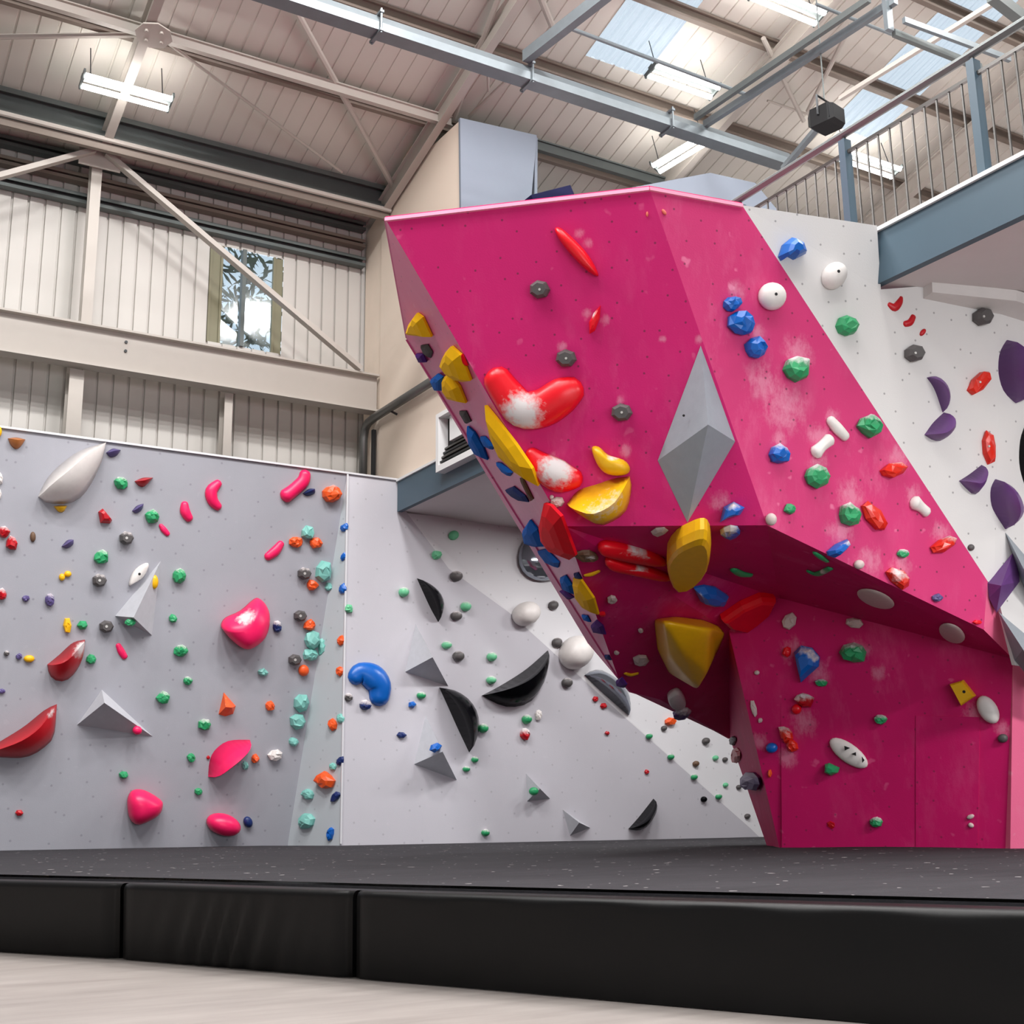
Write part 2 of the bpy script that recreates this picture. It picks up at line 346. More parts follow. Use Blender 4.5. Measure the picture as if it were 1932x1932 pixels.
# ------------------------------------------------------------------ hung galvanised lighting frame
ZB = 8.3
a, b_ = pz(430, -33, ZB), pz(1492, 301, ZB)
yb = (a.y+b_.y)/2
e = empty('lighting_beam', ((a.x+b_.x)/2, yb, ZB-.1)); tag(e, 'long galvanised beam hung across the hall under the roof', 'beam')
MB().profile((a.x-3, yb, ZB), (b_.x, yb, ZB), [(-.09, -.09), (.09, -.09), (.09, .0), (.05, .09), (-.05, .09), (-.09, 0)]).build('beam', galv, e)
for x_, y_ in ((715, 45), (1000, 140), (1265, 226)):
    p = pz(x_, y_, ZB); k = MB()
    for s in (-1, 1): k.tube([(p.x+.0, yb+s*.11, ZB-.13), (p.x+.0, yb+s*.11, ZB+.14)], .012, 6)
    k.box((p.x-.02, yb-.13, ZB-.115), (p.x+.02, yb+.13, ZB-.09)); k.box((p.x-.02, yb-.13, ZB+.09), (p.x+.02, yb+.13, ZB+.115))
    k.build('clamp', galv, e)
def hbar(p, q_, z, w, h, name, label, mat=galv, group='hung galvanised rails'):
    return flat(pz(*p, z), pz(*q_, z), w, h, name, label, 'rail', mat, group)
hbar((992, 108), (1150, -16), 8.47, .09, .13, 'cross_rail', 'galvanised cross rail running from the lighting beam past the near rooflight')
hbar((1312, 222), (1640, -2), 8.45, .05, .07, 'cross_rail', 'darker upper rail of the slanting pair that meets the lighting beam', galvd)
hbar((1330, 235), (1690, 0), 8.4, .06, .08, 'cross_rail', 'brighter lower rail of the slanting pair that meets the lighting beam')
rod(pz(1072, 52, 8.7), pz(1420, 183, 8.7), .022, 'conduit', 'thin grey conduit crossing the near rooflight', 'pipe', galv)
rod(pz(1540, 8, 8.7), pz(1700, 72, 8.7), .018, 'conduit', 'thin grey conduit left of the hanging bracket', 'pipe', galv)
hbar((1585, 186), (1890, -4), 8.7, .05, .05, 'cross_rail', 'pale thin rail laid lengthways over the second rooflight', beige)
hbar((1686, 62), (1850, 128), 8.1, .05, .07, 'cross_rail', 'lower of the two rails crossing the second rooflight', galvd)
hbar((1705, 38), (1905, 112), 8.2, .04, .06, 'cross_rail', 'upper of the two rails crossing the second rooflight')
p = pz(1678, 58, 8.1)
flat(p, p+V((0, 0, .62)), .08, .05, 'hanging_bracket', 'galvanised hanging bracket left of the second rooflight', 'bracket', galv, up=(0, 1, 0))
hbar((1870, -10), (1960, 60), 8.3, .1, .12, 'cross_rail', 'thick dark rail at the upper corner above the balcony', galvd)
# black floodlight
c = pz(1558, 225, 7.6); f_ = empty('floodlight', c); tag(f_, 'black floodlight hanging in front of the second rooflight', 'light')
ax = (pz(1600, 205, 7.6)-pz(1515, 245, 7.6)).normalized(); sd = ax.cross(V((0, 0, 1))).normalized(); u2 = sd.cross(ax)
def ring(o, w, h): return [c+ax*o+sd*w*i+u2*h*j for i, j in ((-1, -1), (1, -1), (1, 1), (-1, 1))]
vs = ring(-.16, .08, .05)+ring(-.10, .13, .10)+ring(.10, .13, .10)+ring(.16, .10, .08)
fs = [(3, 2, 1, 0), (12, 13, 14, 15)]+[(r*4+i, r*4+(i+1) % 4, r*4+4+(i+1) % 4, r*4+4+i) for r in range(3) for i in range(4)]
mesh('housing', vs, fs, blackp, f_)
MB().tube([c+u2*.0+sd*.14, c+u2*.22+sd*.14, c+u2*.22-sd*.14, c-sd*.14], .012, 6).build('bracket', darkm, f_)
MB().tube([c+u2*.22, (c.x, c.y, zr(c.y)-.02)], .008, 6).build('drop_rod', galvd, f_)
b = MB()
for k in range(4): b.box((c.x-.10+k*.05, c.y-.145, c.z-.07), (c.x-.085+k*.05, c.y-.12, c.z+.07))
b.build('cooling_fin', darkm, f_)
flat(pz(1545, 238, 7.6), pz(1478, 318, 7.6), .06, .05, 'cross_rail', 'short pale rail reaching from the black floodlight toward the balcony', 'rail', galv, 'hung galvanised rails')
# ------------------------------------------------------------------ twin tube lamps
lampm = NT('lit lamp tube'); lampm.put(lampm.b, 'Emission Color', (1, .98, .95, 1)); lampm.put(lampm.b, 'Emission Strength', TUBE); lampm.put(lampm.b, 'Base Color', (1, 1, 1, 1))
def lamp(c, d, n, label, L=.98):
    c = V(c); d = V(d).normalized(); n = V(n).normalized(); s = n.cross(d)
    r = empty('twin_lamp', c); tag(r, label, 'lamp', 'twin tube lamps under the roof')
    MB().bar(c-d*L/2+n*.03, c+d*L/2+n*.03, .07, .05, n).build('housing', galvd, r)
    for k in (-1, 1): MB().bar(c+d*k*L*.49-s*.13, c+d*k*L*.49+s*.13, .02, .06, n).build('end_plate', galvd, r)
    for i in (-1, 1):
        MB().tube([c+s*i*.08-n*.02-d*L*.48, c+s*i*.08-n*.02+d*L*.48], .03, 8).build('lamp_tube', lampm.m, r)
    for k in (-1, 1): MB().tube([c+d*k*L*.4+n*.02, c+d*k*L*.4+n*.5], .006, 6).build('hanger', darkm, r)
    return c
NR = V((0, SL, 1)).normalized()
LAMPS = [lamp(onroof(240, 172, -.58), (1, 0, 0), NR, 'lit twin tube lamp over the upper column, above the white cladding'),
         lamp(onroof(1290, 152, -.58), (1, 0, 0), NR, 'lit twin tube lamp at the low corner of the near rooflight'),
         lamp(onroof(1285, 287, -.62), onroof(1320, 265, -.62)-onroof(1250, 308, -.62), NR, 'lit twin tube lamp set askew below the lighting beam, over the pink boulder peak', .8),
         lamp(onroof(1642, 308, -.58), (1, 0, 0), NR, 'lit twin tube lamp seen past the first balcony post', 1.0),
         lamp(onroof(1487, 8, -.58), (1, 0, 0), NR, 'lit twin tube lamp cut by the top of the photo', 1.0)]
# ------------------------------------------------------------------ balcony (mezzanine) on X = XM
HM, HB = 4.66, 4.26
soff = plain('white painted soffit', (214, 206, 206), .6, var=.03)
o = MB().box((XM+.012, -7.9, HB+.02), (23.9, YC-.2, HM-.02)).build('floor_mezzanine', soff); structure(o)
e = empty('edge_beam', (XM, 6, HB)); tag(e, 'slate blue steel beam edging the balcony', 'beam')
MB().box((XM-.05, -7.9, HB), (XM+.01, 13.28, HM-.03)).build('web', teal, e)
MB().box((XM-.07, -7.9, HM-.029), (XM+.01, 13.28, HM)).build('top_trim', white, e)
rl = empty('railing', (XM, 5.3, HM)); tag(rl, 'steel balcony railing with slate blue posts and thin upright bars', 'railing')
MB().tube([(XM, 9.6, 5.545), (XM, -3, 5.545)], .03, 10).build('top_rail', galvd, rl)
MB().box((XM-.012, -3, 5.375), (XM+.012, 9.6, 5.40)).build('baluster_rail', chrome, rl)
posts = [5.85-1.15*k for k in range(-3, 6)]
for y in posts:
    p = MB().box((XM-.035, y-.03, HM), (XM+.035, y+.03, 5.49)).build('post', teal, rl)
    MB().box((XM-.01, y-.01, 5.49), (XM+.01, y+.01, 5.52)).build('bracket', chrome, p)
y = 9.3
while y > 2.4:
    if all(abs(y-p) > .05 for p in posts): MB().tube([(XM, y, HM), (XM, y, 5.376)], .009, 6).build('baluster', chrome, rl)
    y -= 1.15/11
# ------------------------------------------------------------------ cream tower on the balcony edge
towgrey = painted_panel('blue grey painted plywood', (126, 134, 146), grain=.03)
tw = empty('climbing_tower', (6.9, 13, HM)); tag(tw, 'tall upper climbing tower with a cream plywood side and grey face', 'climbing tower')
X1 = XM
side = [V((X1, 11.7, HM)), V((X1, 11.7, 8.72)), V((X1, 13.68, 8.78)), V((X1, 13.94, 8.56)), V((X1, 13.94, HM))]
panel('side_panel', side, ply, tw, .05)
panel('corner_panel', [V((X1+.02, 13.95, HM)), V((X1+.02, 13.95, 8.56)), V((X1+.02, 14.48, 8.42)), V((X1+.02, 14.48, HM))], ply, tw, .05)
panel('front_panel', [py(868, 222, 11.69), py(1013, 255, 11.69), V((7.24, 11.69, 7.2)), V((7.2, 11.69, HM)), V((X1-.005, 11.69, HM))], towgrey, tw, .04)
panel('back_panel', [V((7.42, 11.74, 8.8)), V((7.3, 11.74, HM)), V((7.3, 14.3, HM)), V((7.42, 14.3, 8.6))], towgrey, tw, .04)
c = px(783, 287, X1+.02)
tag(MB().bar(px(768, 300, X1+.03), px(800, 276, X1+.03), .12, .16).build('plywood_block', plain('raw plywood', (214, 184, 160), .6)), 'small raw plywood block on the top edge of the cream tower', 'block')
pk = empty('upper_volume', py(1340, 380, 10.1)); tag(pk, 'blue grey climbing peak on the balcony behind the pink boulder', 'volume')
a, b_, c_, d_ = py(1180, 356, 10.1), py(1340, 326, 10.1), py(1425, 345, 10.1), py(1470, 400, 10.1); bk = V((.6, 1.3, -.5))
mesh('peak', [a, b_, c_, d_, d_-V((0, 0, 3.2)), a-V((0, 0, 3.2)), b_+bk, c_+bk, a+bk, d_+bk], [(0, 1, 2, 3, 4, 5), (1, 6, 7, 2), (0, 8, 6, 1), (2, 7, 9, 3)], towgrey, pk)
pw_ = empty('padded_wall', py(1040, 420, 11.3)); tag(pw_, 'white upper wall with a navy padded cap peeping over the pink boulder beside the tower', 'wall panel')
p, q_ = py(1004, 378, 11.3), py(1078, 359, 11.3); r_, s_ = V((p.x, p.y, HM)), V((q_.x, q_.y, HM))
b = MB().add([r_, s_, q_-V((0, 0, .06)), p-V((0, 0, .06))]+[v+V((0, .1, 0)) for v in (r_, s_, q_-V((0, 0, .06)), p-V((0, 0, .06)))], [(0, 1, 2, 3), (7, 6, 5, 4), (0, 3, 7, 4), (1, 5, 6, 2), (3, 2, 6, 7)])
b.build('panel', white, pw_)
MB().bar(p+V((0, .05, 0)), q_+V((0, .05, 0)), .14, .12).build('padded_cap', plain('navy vinyl', (24, 26, 64), .75, spec=.2), pw_)
# ------------------------------------------------------------------ handrail and vent on the cream wall
hr = empty('handrail', (XM-.1, 14.2, HM)); tag(hr, 'grey tube handrail bending down the cream wall beside the I-beam end', 'handrail')
MB().tube([(XM-.09, 14.22, 4.5), (XM-.09, 14.22, 5.42), (XM-.09, 14.18, 5.54), (XM-.09, 14.08, 5.6), (XM-.09, 13.9, 5.615), (XM-.09, 11.0, 5.6)], .055, 12).build('tube', plain('grey steel tube', (108, 108, 106), .35, .6), hr, smooth=True)
MB().box((XM-.05, 14.02, 4.5), (XM-.005, 14.07, 5.5)).build('upright', darkm, hr)
for y in (13.4, 12.3): MB().tube([(XM-.09, y, 5.56), (XM-.008, y, 5.53)], .015, 6).build('bracket', darkm, hr)
vt = empty('vent_unit', (XM-.1, 11.6, 4.46)); tag(vt, 'white framed vent box with dark slats low on the cream wall beside the pink boulder', 'vent')
y0, y1, z0, z1 = 11.0, 12.06, 4.44, 5.12
b = MB(); xw, xf = XM-.005, XM-.16
b.box((xf, y0, z0), (xw, y1, z0+.07)); b.box((xf, y0, z1-.05), (xw, y1, z1)); b.box((xf, y1-.06, z0+.07), (xw, y1, z1-.05)); b.box((xf, y0, z0+.07), (xw, y0+.06, z1-.05))
b.build('frame', white, vt)
MB().box((xw-.03, y0+.06, z0+.07), (xw-.01, y1-.06, z1-.05)).build('back_plate', blackp, vt)
for k in range(4):
    z = z0+.10+k*.055; MB().box((xf+.02+k*.02, y0+.06, z), (xw-.03, y1-.06, z+.02)).build('slat', chrome if k % 2 else darkm, vt)
MB().box((xf+.07, y0+.3, z0+.33), (xw-.03, y1-.2, z1-.06)).build('filter_panel', white, vt)
# ------------------------------------------------------------------ climbing walls
paint_g = painted_panel('mid grey wall paint', (164, 164, 172), .25, .10, (205, 205, 210), cell=.28, dotr=.012, grain=.05)
paint_g2 = painted_panel('cool grey wall paint', (188, 195, 200), .2, .05, (205, 205, 210), cell=.28, dotr=.012, grain=.03)
paint_l = painted_panel('light grey wall paint', (198, 196, 203), .2, .10, (225, 222, 228), cell=.3, dotr=.012, grain=.03)
paint_w = painted_panel('white wall paint', (224, 223, 226), .2, .0, cell=.3, dotr=.012, grain=.015)
paint_ww = painted_panel('off white wall paint', (222, 219, 218), .5, .0, cell=.18, dotr=.0075, grain=.015)
pinkL = painted_panel('sheen-paled magenta wall paint', (216, 88, 142), .45, .5, (226, 150, 180), rough=.34, cell=.2, dotr=.0075, grain=.05)  # the flank's grazing reflection is painted into this paler base
pinkE = painted_panel('light-paled pink paint', (240, 110, 150), 0, .3, grain=.03)  # the pillar end's lit look is painted into this paler pink
rim = plain('pale pink plywood edge', (250, 160, 190), .5)
TRI = {}
def reg(key, *polys):
    L = TRI.setdefault(key, [])
    for p in polys:
        for i in range(1, len(p)-1): L.append((p[0], p[i], p[i+1]))
def G1p(x, y): return hit(x, y, PLG1)
YG = 13.3; YB = 14.08
g1t = py(655, 895, YG)
zb1 = hit(543, 1592, plane(V((0, YB, 0)), V((1, YB, 0)), V((0, YB, 1)))).z
PLG1 = plane(V((0, YG, g1t.z)), V((1, YG, g1t.z)), V((0, YB, zb1)))
g1b = G1p(543, 1592)
G1 = [V((-4, YG, g1t.z)), g1t, g1b, V((-4, YB, zb1))]
P3 = plane(V((0, YG, 0)), V((1, YG, 0)), V((0, YG, 1)))
def down(p, dz=.3): return p-V((0, 0, dz))
g3b = hit(642, 1592, P3)
G2 = [g1t, g1b, g3b]
ck = [hit(*p, P3) for p in ((768, 968), (847, 1073), (961, 1156), (1178, 1353), (1416, 1563), (1450, 1596))]
g3m = hit(762, 907, P3)
G3 = [g1t, g3m]+ck+[g3b]
s4 = V((8.6, 13.52, 4.26))
P4 = plane(ck[0], ck[4], s4)
G4 = [ck[0], hit(1100, 1000, P4), hit(1700, 1100, P4), hit(1750, 1640, P4), ck[5], ck[4], ck[3], ck[2], ck[1]]
reg('G1', G1); reg('G2', G2); reg('G3', [g1t, g3m, ck[0], ck[4], g3b]); reg('G4', [ck[0], hit(1100, 1000, P4), hit(1750, 1640, P4), ck[4]])
def sw(name, pts, mat, thick=.05): o = panel(name, pts, mat, None, thick); o['kind'] = 'structure'; return o
sw('wall_left', G1[:2]+[down(g1b)+V((0, .055, 0)), down(G1[3])+V((0, .055, 0))], paint_g)
n2 = (g1b-g1t).cross(g3b-g1t)
sw('wall_corner', [g1t, down(g1b), down(g3b)] if False else [g1t, g1b, down(g1b), down(g3b), g3b], paint_g2, .02)
sw('wall_back', [g1t, g3m]+ck+[down(ck[-1]), down(g3b), g3b], paint_l)
sw('wall_slab', G4, paint_w)
# white edge strip on the outer corner and along the wall tops
trimw = plain('pale edge strip', (214, 214, 218), .5)
o = MB().bar(g1t+V((0, -.012, 0)), V((g3b.x, YG-.012, g3b.z)), .02, .02, (0, 1, 0)).build('trim_1', trimw); structure(o)
o = MB().bar(V((-4, YG-.0, g1t.z+.014)), V((g3m.x-.07, YG-.0, g1t.z+.014)), .05, .022).build('trim_2', trimw); structure(o)
# ---- the pink boulder
A, B, Cc, M = [pz(*q, HM) for q in ((727, 413), (1225, 355), (1400, 387), (1669, 430))]
Q = px(1863, 1096, 7.3)
PF2 = plane(B, Cc, Q); E = hit(1447, 991, PF2); Q2 = hit(1856, 1188, PF2)
PF1 = plane(A, B, E); D = hit(1065, 993, PF1)
PL_, PR_ = pz(1470, 1597, .435), pz(1897, 1599, .435)
u_ = (PR_-PL_); u_.z = 0; u_.normalize(); nh = V((u_.y, -u_.x, 0)); nh = nh if nh.dot(PL_) < 0 else -nh
lean = math.radians(10)
PF3 = plane(PL_, PR_, PR_+V((0, 0, 1))*math.cos(lean)+nh*math.sin(lean))
T, K, J = hit(1911, 1243, PF3), hit(1470, 1128, PF3), hit(1375, 1190, PF3)
NB = pz(1447, 1596, .405)
PP1 = plane(PL_, J, NB); N_ = hit(1377, 1393, PP1)
PU = plane(D, J, N_)
L1 = py(768, 640, 8.5)
L3, L4 = hit(1165, 1275, PU), hit(1190, 1305, PU)
KE = hit(1245, 1320, PU)
for nm, p in dict(A=A, B=B, C=Cc, M=M, Q=Q, E=E, Q2=Q2, D=D, T=T, K=K, J=J, N=N_, NB=NB, PL=PL_, PR=PR_, L1=L1, L3=L3, L4=L4).items():
    if DEBUG: print(nm, [round(v, 2) for v in p])
def puff(pl, spots, k=1):
    n = pl[0]; ux = V((0, 0, 1)).cross(n).normalized(); uy = n.cross(ux); o = []
    for x, y, r in spots: p = hit(x, y, pl); o.append((p.dot(ux), p.dot(uy), r*k*(p-CAM).dot(FW)/F_PX))
    return o
pinkF = painted_panel('magenta wall paint', (206, 28, 110), .6, .35, (240, 120, 165), cell=.18, dotr=.0075, grain=.07, puffs=puff(PF1, ((1092, 440, 14), (1110, 458, 14), (1108, 590, 14), (1142, 605, 16), (1062, 655, 16), (884, 690, 14), (1358, 948, 30), (1180, 850, 18), (1040, 865, 22), (1250, 640, 10), (1170, 755, 12), (1320, 640, 12))))
pinkS = painted_panel('magenta wall paint with chalk', (208, 54, 116), .6, .85, (236, 130, 168), cell=.18, dotr=.0075, grain=.07, puffs=puff(PF2, ((1506, 662, 38), (1545, 822, 30), (1570, 785, 20), (1696, 864, 30), (1605, 935, 36), (1585, 1004, 34), (1390, 548, 22), (1430, 626, 18), (1720, 930, 22), (1700, 1066, 28), (1775, 1006, 26), (1640, 1058, 34), (1480, 770, 56), (1440, 720, 44), (1543, 872, 26), (1470, 828, 20)), 1.25))
pinkP = painted_panel('deep magenta wall paint', (206, 18, 102), .45, .75, (228, 96, 146), cell=.22, dotr=.008, grain=.1)
pinkQ = painted_panel('deep magenta pillar paint', (206, 18, 102), .45, .75, (228, 96, 146), cell=.22, dotr=.008, grain=.1, puffs=puff(PF3, ((1488, 1172, 28), (1536, 1215, 26), (1611, 1172, 28), (1510, 1308, 32), (1426, 1345, 20), (1480, 1376, 24), (1650, 1212, 18), (1830, 1288, 26), (1884, 1318, 20)), 1.2))
bl = empty('climbing_boulder', (7, 7, .42)); tag(bl, 'huge magenta overhanging climbing boulder joined to the balcony edge', 'climbing wall')
panel('front_panel', [A, B, E, D], pinkF, bl)
panel('side_panel', [B, Cc, Q, Q2, E], pinkS, bl)
panel('left_panel', [A, D, L1], pinkL, bl); panel('left_panel', [D, L3, L1], pinkL, bl)
if DEBUG: print('flank', plane(A, D, L1), plane(D, L3, L1))
dz = V((0, 0, -.3))
for p in ([D, E, K], [D, K, J], [D, J, N_], [D, N_, KE], [D, KE, L4], [D, L4, L3]): panel('underside_panel', p, pinkP, bl)
for p in ([E, Q2, T], [E, T, K]): panel('roof_panel', p, pinkP, bl)
panel('pillar_panel', [J, K, T, PR_, PR_+dz, PL_+dz, PL_], pinkQ, bl)
panel('pillar_side', [J, PL_, PL_+dz, NB+dz, NB, N_], pinkP, bl)
T2 = T+V((1.3, -.5, .1)); PR2 = PR_+V((1.3, -.55, 0))
panel('pillar_end', [T, T2, PR2, PR2+dz, PR_+dz, PR_], pinkE, bl)
Q3 = hit(1884, 1154, plane(Q2, T, Q+V((.25, .05, 0))))
panel('corner_panel', [Q, Q3, T, Q2], pinkE, bl)
A2 = V((4.6, 8.75, HM)); Bq = V((XM-.1, 9.2, 2.2))
panel('top_panel', [A, B, Cc, Cc+V((.05, .25, 0)), M+V((-.1, .3, 0)), V((XM-.1, 9.0, HM)), A2], pinkP, bl)
panel('back_panel', [A, L1, A2], pinkL, bl)
panel('back_panel', [L1, L3, Bq, V((XM-.1, 9.0, HM)), A2], pinkL, bl)
panel('back_panel', [L3, L4, KE, N_, N_+V((.5, .3, .9)), Bq], pinkL, bl)
e = MB()
up_ = V((0, 0, .004))
for p, q_ in ((A, B), (B, Cc)):
    d = (q_-p).normalized(); s = V((d.y, -d.x, 0)); e.bar(p+s*.004-V((0, 0, .008)), q_+s*.004-V((0, 0, .008)), .022, .024)
e.build('top_edge', rim, bl)
reg('F1', [A, B, E, D]); reg('F2', [B, Cc, Q, Q2, E]); reg('LF', [A, D, L1], [D, L3, L1]); reg('U1', [D, E, K], [D, K, J], [D, J, N_], [D, N_, KE], [D, KE, L4], [D, L4, L3])
reg('U2', [E, Q2, T], [E, T, K]); reg('F3', [J, K, T, PR_, PL_]); reg('P1', [J, PL_, NB, N_])
# removable access panel in the pillar
n3 = PF3[0]
ap = [hit(1728, 1350, PF3), hit(1849, 1353, PF3), hit(1845, 1600, PF3), hit(1728, 1600, PF3)]
panel('access_panel', [p+n3*.006 for p in ap], pinkP, bl, .008)
# ---- white wall to the right of the boulder
PW1 = plane(Cc, M, Q)
def w1(x, y): return hit(x, y, PW1)
e1, e2 = w1(1890, 560), w1(1882, 860)
W1 = [Cc+V((.0, 0, 0)), M+V((-.075, 0, 0)), w1(1662, 546), w1(1740, 540), e1, e2, w1(1876, 1108), Q]
PW3 = plane(e1, e2, e1+V((1, -.12, 0)))
W3 = [e1, hit(2120, 560, PW3), hit(2120, 1650, PW3), w1(1915, 1640), w1(1900, 1260), w1(1872, 1100), e2]
sw('wall_right', W1, paint_ww, .03); 
b = MB().add([e1, hit(2120, 560, PW3), hit(2120, 1290, PW3), hit(1915, 1255, PW3), hit(1876, 1100, PW3), e2], [(0, 1, 2, 3, 4)])
sw('wall_right_return', b.v, paint_ww, .03)
reg('W1', [Cc, M, e1, e2, Q]); reg('W3', [e1, hit(2120, 560, PW3), hit(2120, 1640, PW3), e2])
# bulkhead under the balcony along the white wall
b = MB(); ring_ = []
for p, nw in ((w1(1742, 550), PW1[0]), (w1(1886, 570), (PW1[0]+PW3[0]).normalized()), (hit(2110, 640, PW3), PW3[0])):
    k = .6 if not ring_ else 1; q0 = len(b.v); ring_.append(q0)
    b.v += [p+V((0, 0, .04))-nw*.02, p+nw*.17*k+V((0, 0, .05)), p+nw*.16*k-V((0, 0, .03)), p-nw*.02-V((0, 0, .09*k))]
for i in range(2):
    for j in range(4): b.f.append((ring_[i]+j, ring_[i]+(j+1) % 4, ring_[i+1]+(j+1) % 4, ring_[i+1]+j))
b.f += [(3, 2, 1, 0), (8, 9, 10, 11)]
structure(b.build('trim_3', plain('off white bulkhead', (216, 210, 208), .6)))
# ------------------------------------------------------------------ crash mat
carpet = NT('charcoal carpet'); t = carpet; oc = t.n('ShaderNodeTexCoord').outputs['Object']
mp = t.n('ShaderNodeMapping', {'Vector': oc, 'Scale': (1, 3.5, 1), 'Rotation': (0, 0, .5)}).outputs[0]
a = t.noise(mp, 2.2, 6, .7); b_ = t.noise(oc, 60, 3); sp = t.ramp(t.noise(oc, 16, 2, .3), .735, .75)
col = t.mix(a, srgb((36, 35, 38)), srgb((64, 62, 66)))
col = t.mix(t.math('MULTIPLY', b_, .5), col, srgb((42, 41, 44)))
t.put(t.b, 'Base Color', t.mix(sp, col, srgb((165, 160, 160)))); t.put(t.b, 'Roughness', .9); t.put(t.b, 'Specular IOR Level', .2)
t.bump(b_, .3)
pb = [pz(x, y, 0) for x, y in ((-420, 1772), (223, 1810.5), (663, 1847), (2050, 1968))]
pt = [pz(x, y, .4) for x, y in ((-420, 1652), (225, 1667), (664, 1681), (2050, 1720))]
inn = [p+V((.30, .12, 0)) for p in pt]
def matz(x, y): # the sprung mat sags a little toward the far corner
    f = max(0, min(1, (y-5)/9)); r = max(0, min(1, (x-1)/10)); return .412+f*(.008-.075*r)+.035*math.exp(-((x-7.6)**2+(y-7.2)**2)/3.5)
b = MB(); NXm, NYm = 24, 12; f0, f1 = inn[0], inn[3]
ss = sorted({i/NXm for i in range(NXm+1)} | {(5.04+5)/30, (5.66+5)/30, (11.5+5)/30, 1/3, 2/3}); NXm = len(ss)-1
for s in ss:
    k = s*3; j = min(2, int(k)); p = inn[j].lerp(inn[j+1], k-j)
    xf = -5+30*s; fr = V((xf, 14.05 if xf < 5.05 else 14.05-.77*min(1, (xf-5.04)/.62) if xf < 11.5 else 13.28-.45*(xf-11.5), 0))
    for jj in range(NYm+1):
        v = jj/NYm; q_ = p.lerp(fr, v); q_.z = matz(q_.x, q_.y); b.v.append(q_)
for i in range(NXm):
    for jj in range(NYm): k = i*(NYm+1)+jj; b.f.append((k, k+NYm+1, k+NYm+2, k+1))
n0 = len(b.v)
b.add([inn[0], inn[1], inn[2], inn[3]], [])
for p in inn: b.v.append(V((p.x, p.y, .005)))
for p in inn[:]: pass
for i in range(3): b.f.append((n0+i, n0+i+1, n0+5+i, n0+4+i))
tag(b.build('crash_mat', carpet.m, smooth=False), 'broad charcoal carpeted crash mat covering the floor below the climbing walls', 'crash mat')
vin = plain('black vinyl', (12, 12, 13), .42, spec=.22, var=.12, nscale=3, bump=.05, bscale=25)
plabs = ['black vinyl edge pad cut by the photo border, left of the creased pad', 'black vinyl edge pad with diagonal creases in the middle of the three', 'longest smooth black vinyl edge pad, right of the creased pad']
for k in range(3):
    lo0, lo1, hi0, hi1 = pb[k], pb[k+1], pt[k], pt[k+1]
    L = (lo1-lo0).length; nx, nz = max(24, int(L*26)), 14; g = .012/L
    b = MB(); d = (lo1-lo0).normalized(); nrm = V((d.y, -d.x, 0)); nrm = nrm if nrm.dot(CAM-lo0) > 0 else -nrm
    prof = []
    R_ = .035
    for j in range(nz+1): prof.append((j/nz*(1-R_/.4), 0))
    for a_ in (22, 45, 68, 90): prof.append((1-R_/.4*(1-math.sin(math.radians(a_))), R_*(1-math.cos(math.radians(a_)))))
    prof.append((1, .29))
    m = len(prof)
    for i in range(nx+1):
        s = g+(1-2*g)*i/nx; e0 = min(1, min(i, nx-i)/2.0)
        for tz, back in prof:
            p = lo0.lerp(lo1, s).lerp(hi0.lerp(hi1, s), tz); bulge = .012*math.sin(math.pi*min(1, tz))
            if k == 1 and back == 0:
                w_ = s*L-tz*.16; env = math.exp(-((s-.5)/.22)**2)*math.sin(math.pi*min(1, tz*1.02+.03))**.6*(1.2-tz*.7)
                bulge += .022*env*(math.sin(w_*44+math.sin(w_*9)*1.3))
            elif k == 2 and back == 0: bulge += .003*math.sin(s*L*11)*math.sin(tz*5)
            back2 = back+(1-e0)*.02
            p = p+nrm*(bulge*e0-back2); p.z = max(.004, p.z-(0 if back < .28 else .01)); b.v.append(p)
    for i in range(nx):
        for j in range(m-1): q0 = i*m+j; b.f.append((q0, q0+m, q0+m+1, q0+1))
    # closed ends and back
    for i in (0, nx):
        a0 = len(b.v); p = b.v[i*m+m-1]; b.v.append(V((p.x, p.y, .004))); b.f.append(tuple([i*m+j for j in range(m)]+[a0]))
    o = b.build('edge_pad', vin, smooth=True); tag(o, plabs[k], 'pad', 'black edge pads of the crash mat')
# ------------------------------------------------------------------ light
w = bpy.data.worlds.new('sky'); sc.world = w; w.use_nodes = True
bg = w.node_tree.nodes['Background']; bg.inputs[0].default_value = (.80, .90, 1, 1); bg.inputs[1].default_value = WORLD
def area(c, size, power, d=(0, 0, -1), col=(1, .99, .98), sy=None):
    l = bpy.data.lights.new('unseen_light', 'AREA'); l.energy = power; l.size = size; l.color = col
    l.shape = 'RECTANGLE'; l.size_y = sy or size
    o = bpy.data.objects.new('unseen_light', l); COL.objects.link(o); o.location = c
    o.rotation_euler = V(d).to_track_quat('-Z', 'Y').to_euler(); return o
for y, k in PW_ROWS:
    for x in (-2.5, 1.0, 4.5, 8.0, 11.5):
        if y < 7 or x < 6: area((x, y, zr(y)-.3), 1.1, PW_HALL*k, (0, 0, -1), sy=.5)
for x, y, k in PW_UNDER: area((x, y, HB-.03), .9, k, (0, 0, -1), sy=.3)
area((1.5, -8.05, 2.5), 10.6, PW_FRONT, (0, 1, 0), (.93, .97, 1), sy=3.6)  # area light in the unseen opening, added as frontal fill
vs_ = sc.view_settings; vs_.view_transform = 'Standard'; vs_.look = 'None'; vs_.exposure = EXPO; vs_.gamma = 1; vs_.use_curve_mapping = False
sc.cycles.max_bounces = 7; sc.cycles.diffuse_bounces = 4; sc.cycles.glossy_bounces = 3; sc.cycles.transmission_bounces = 4; sc.cycles.transparent_max_bounces = 8
sc.cycles.sample_clamp_indirect = 6; sc.cycles.caustics_reflective = False; sc.cycles.caustics_refractive = False
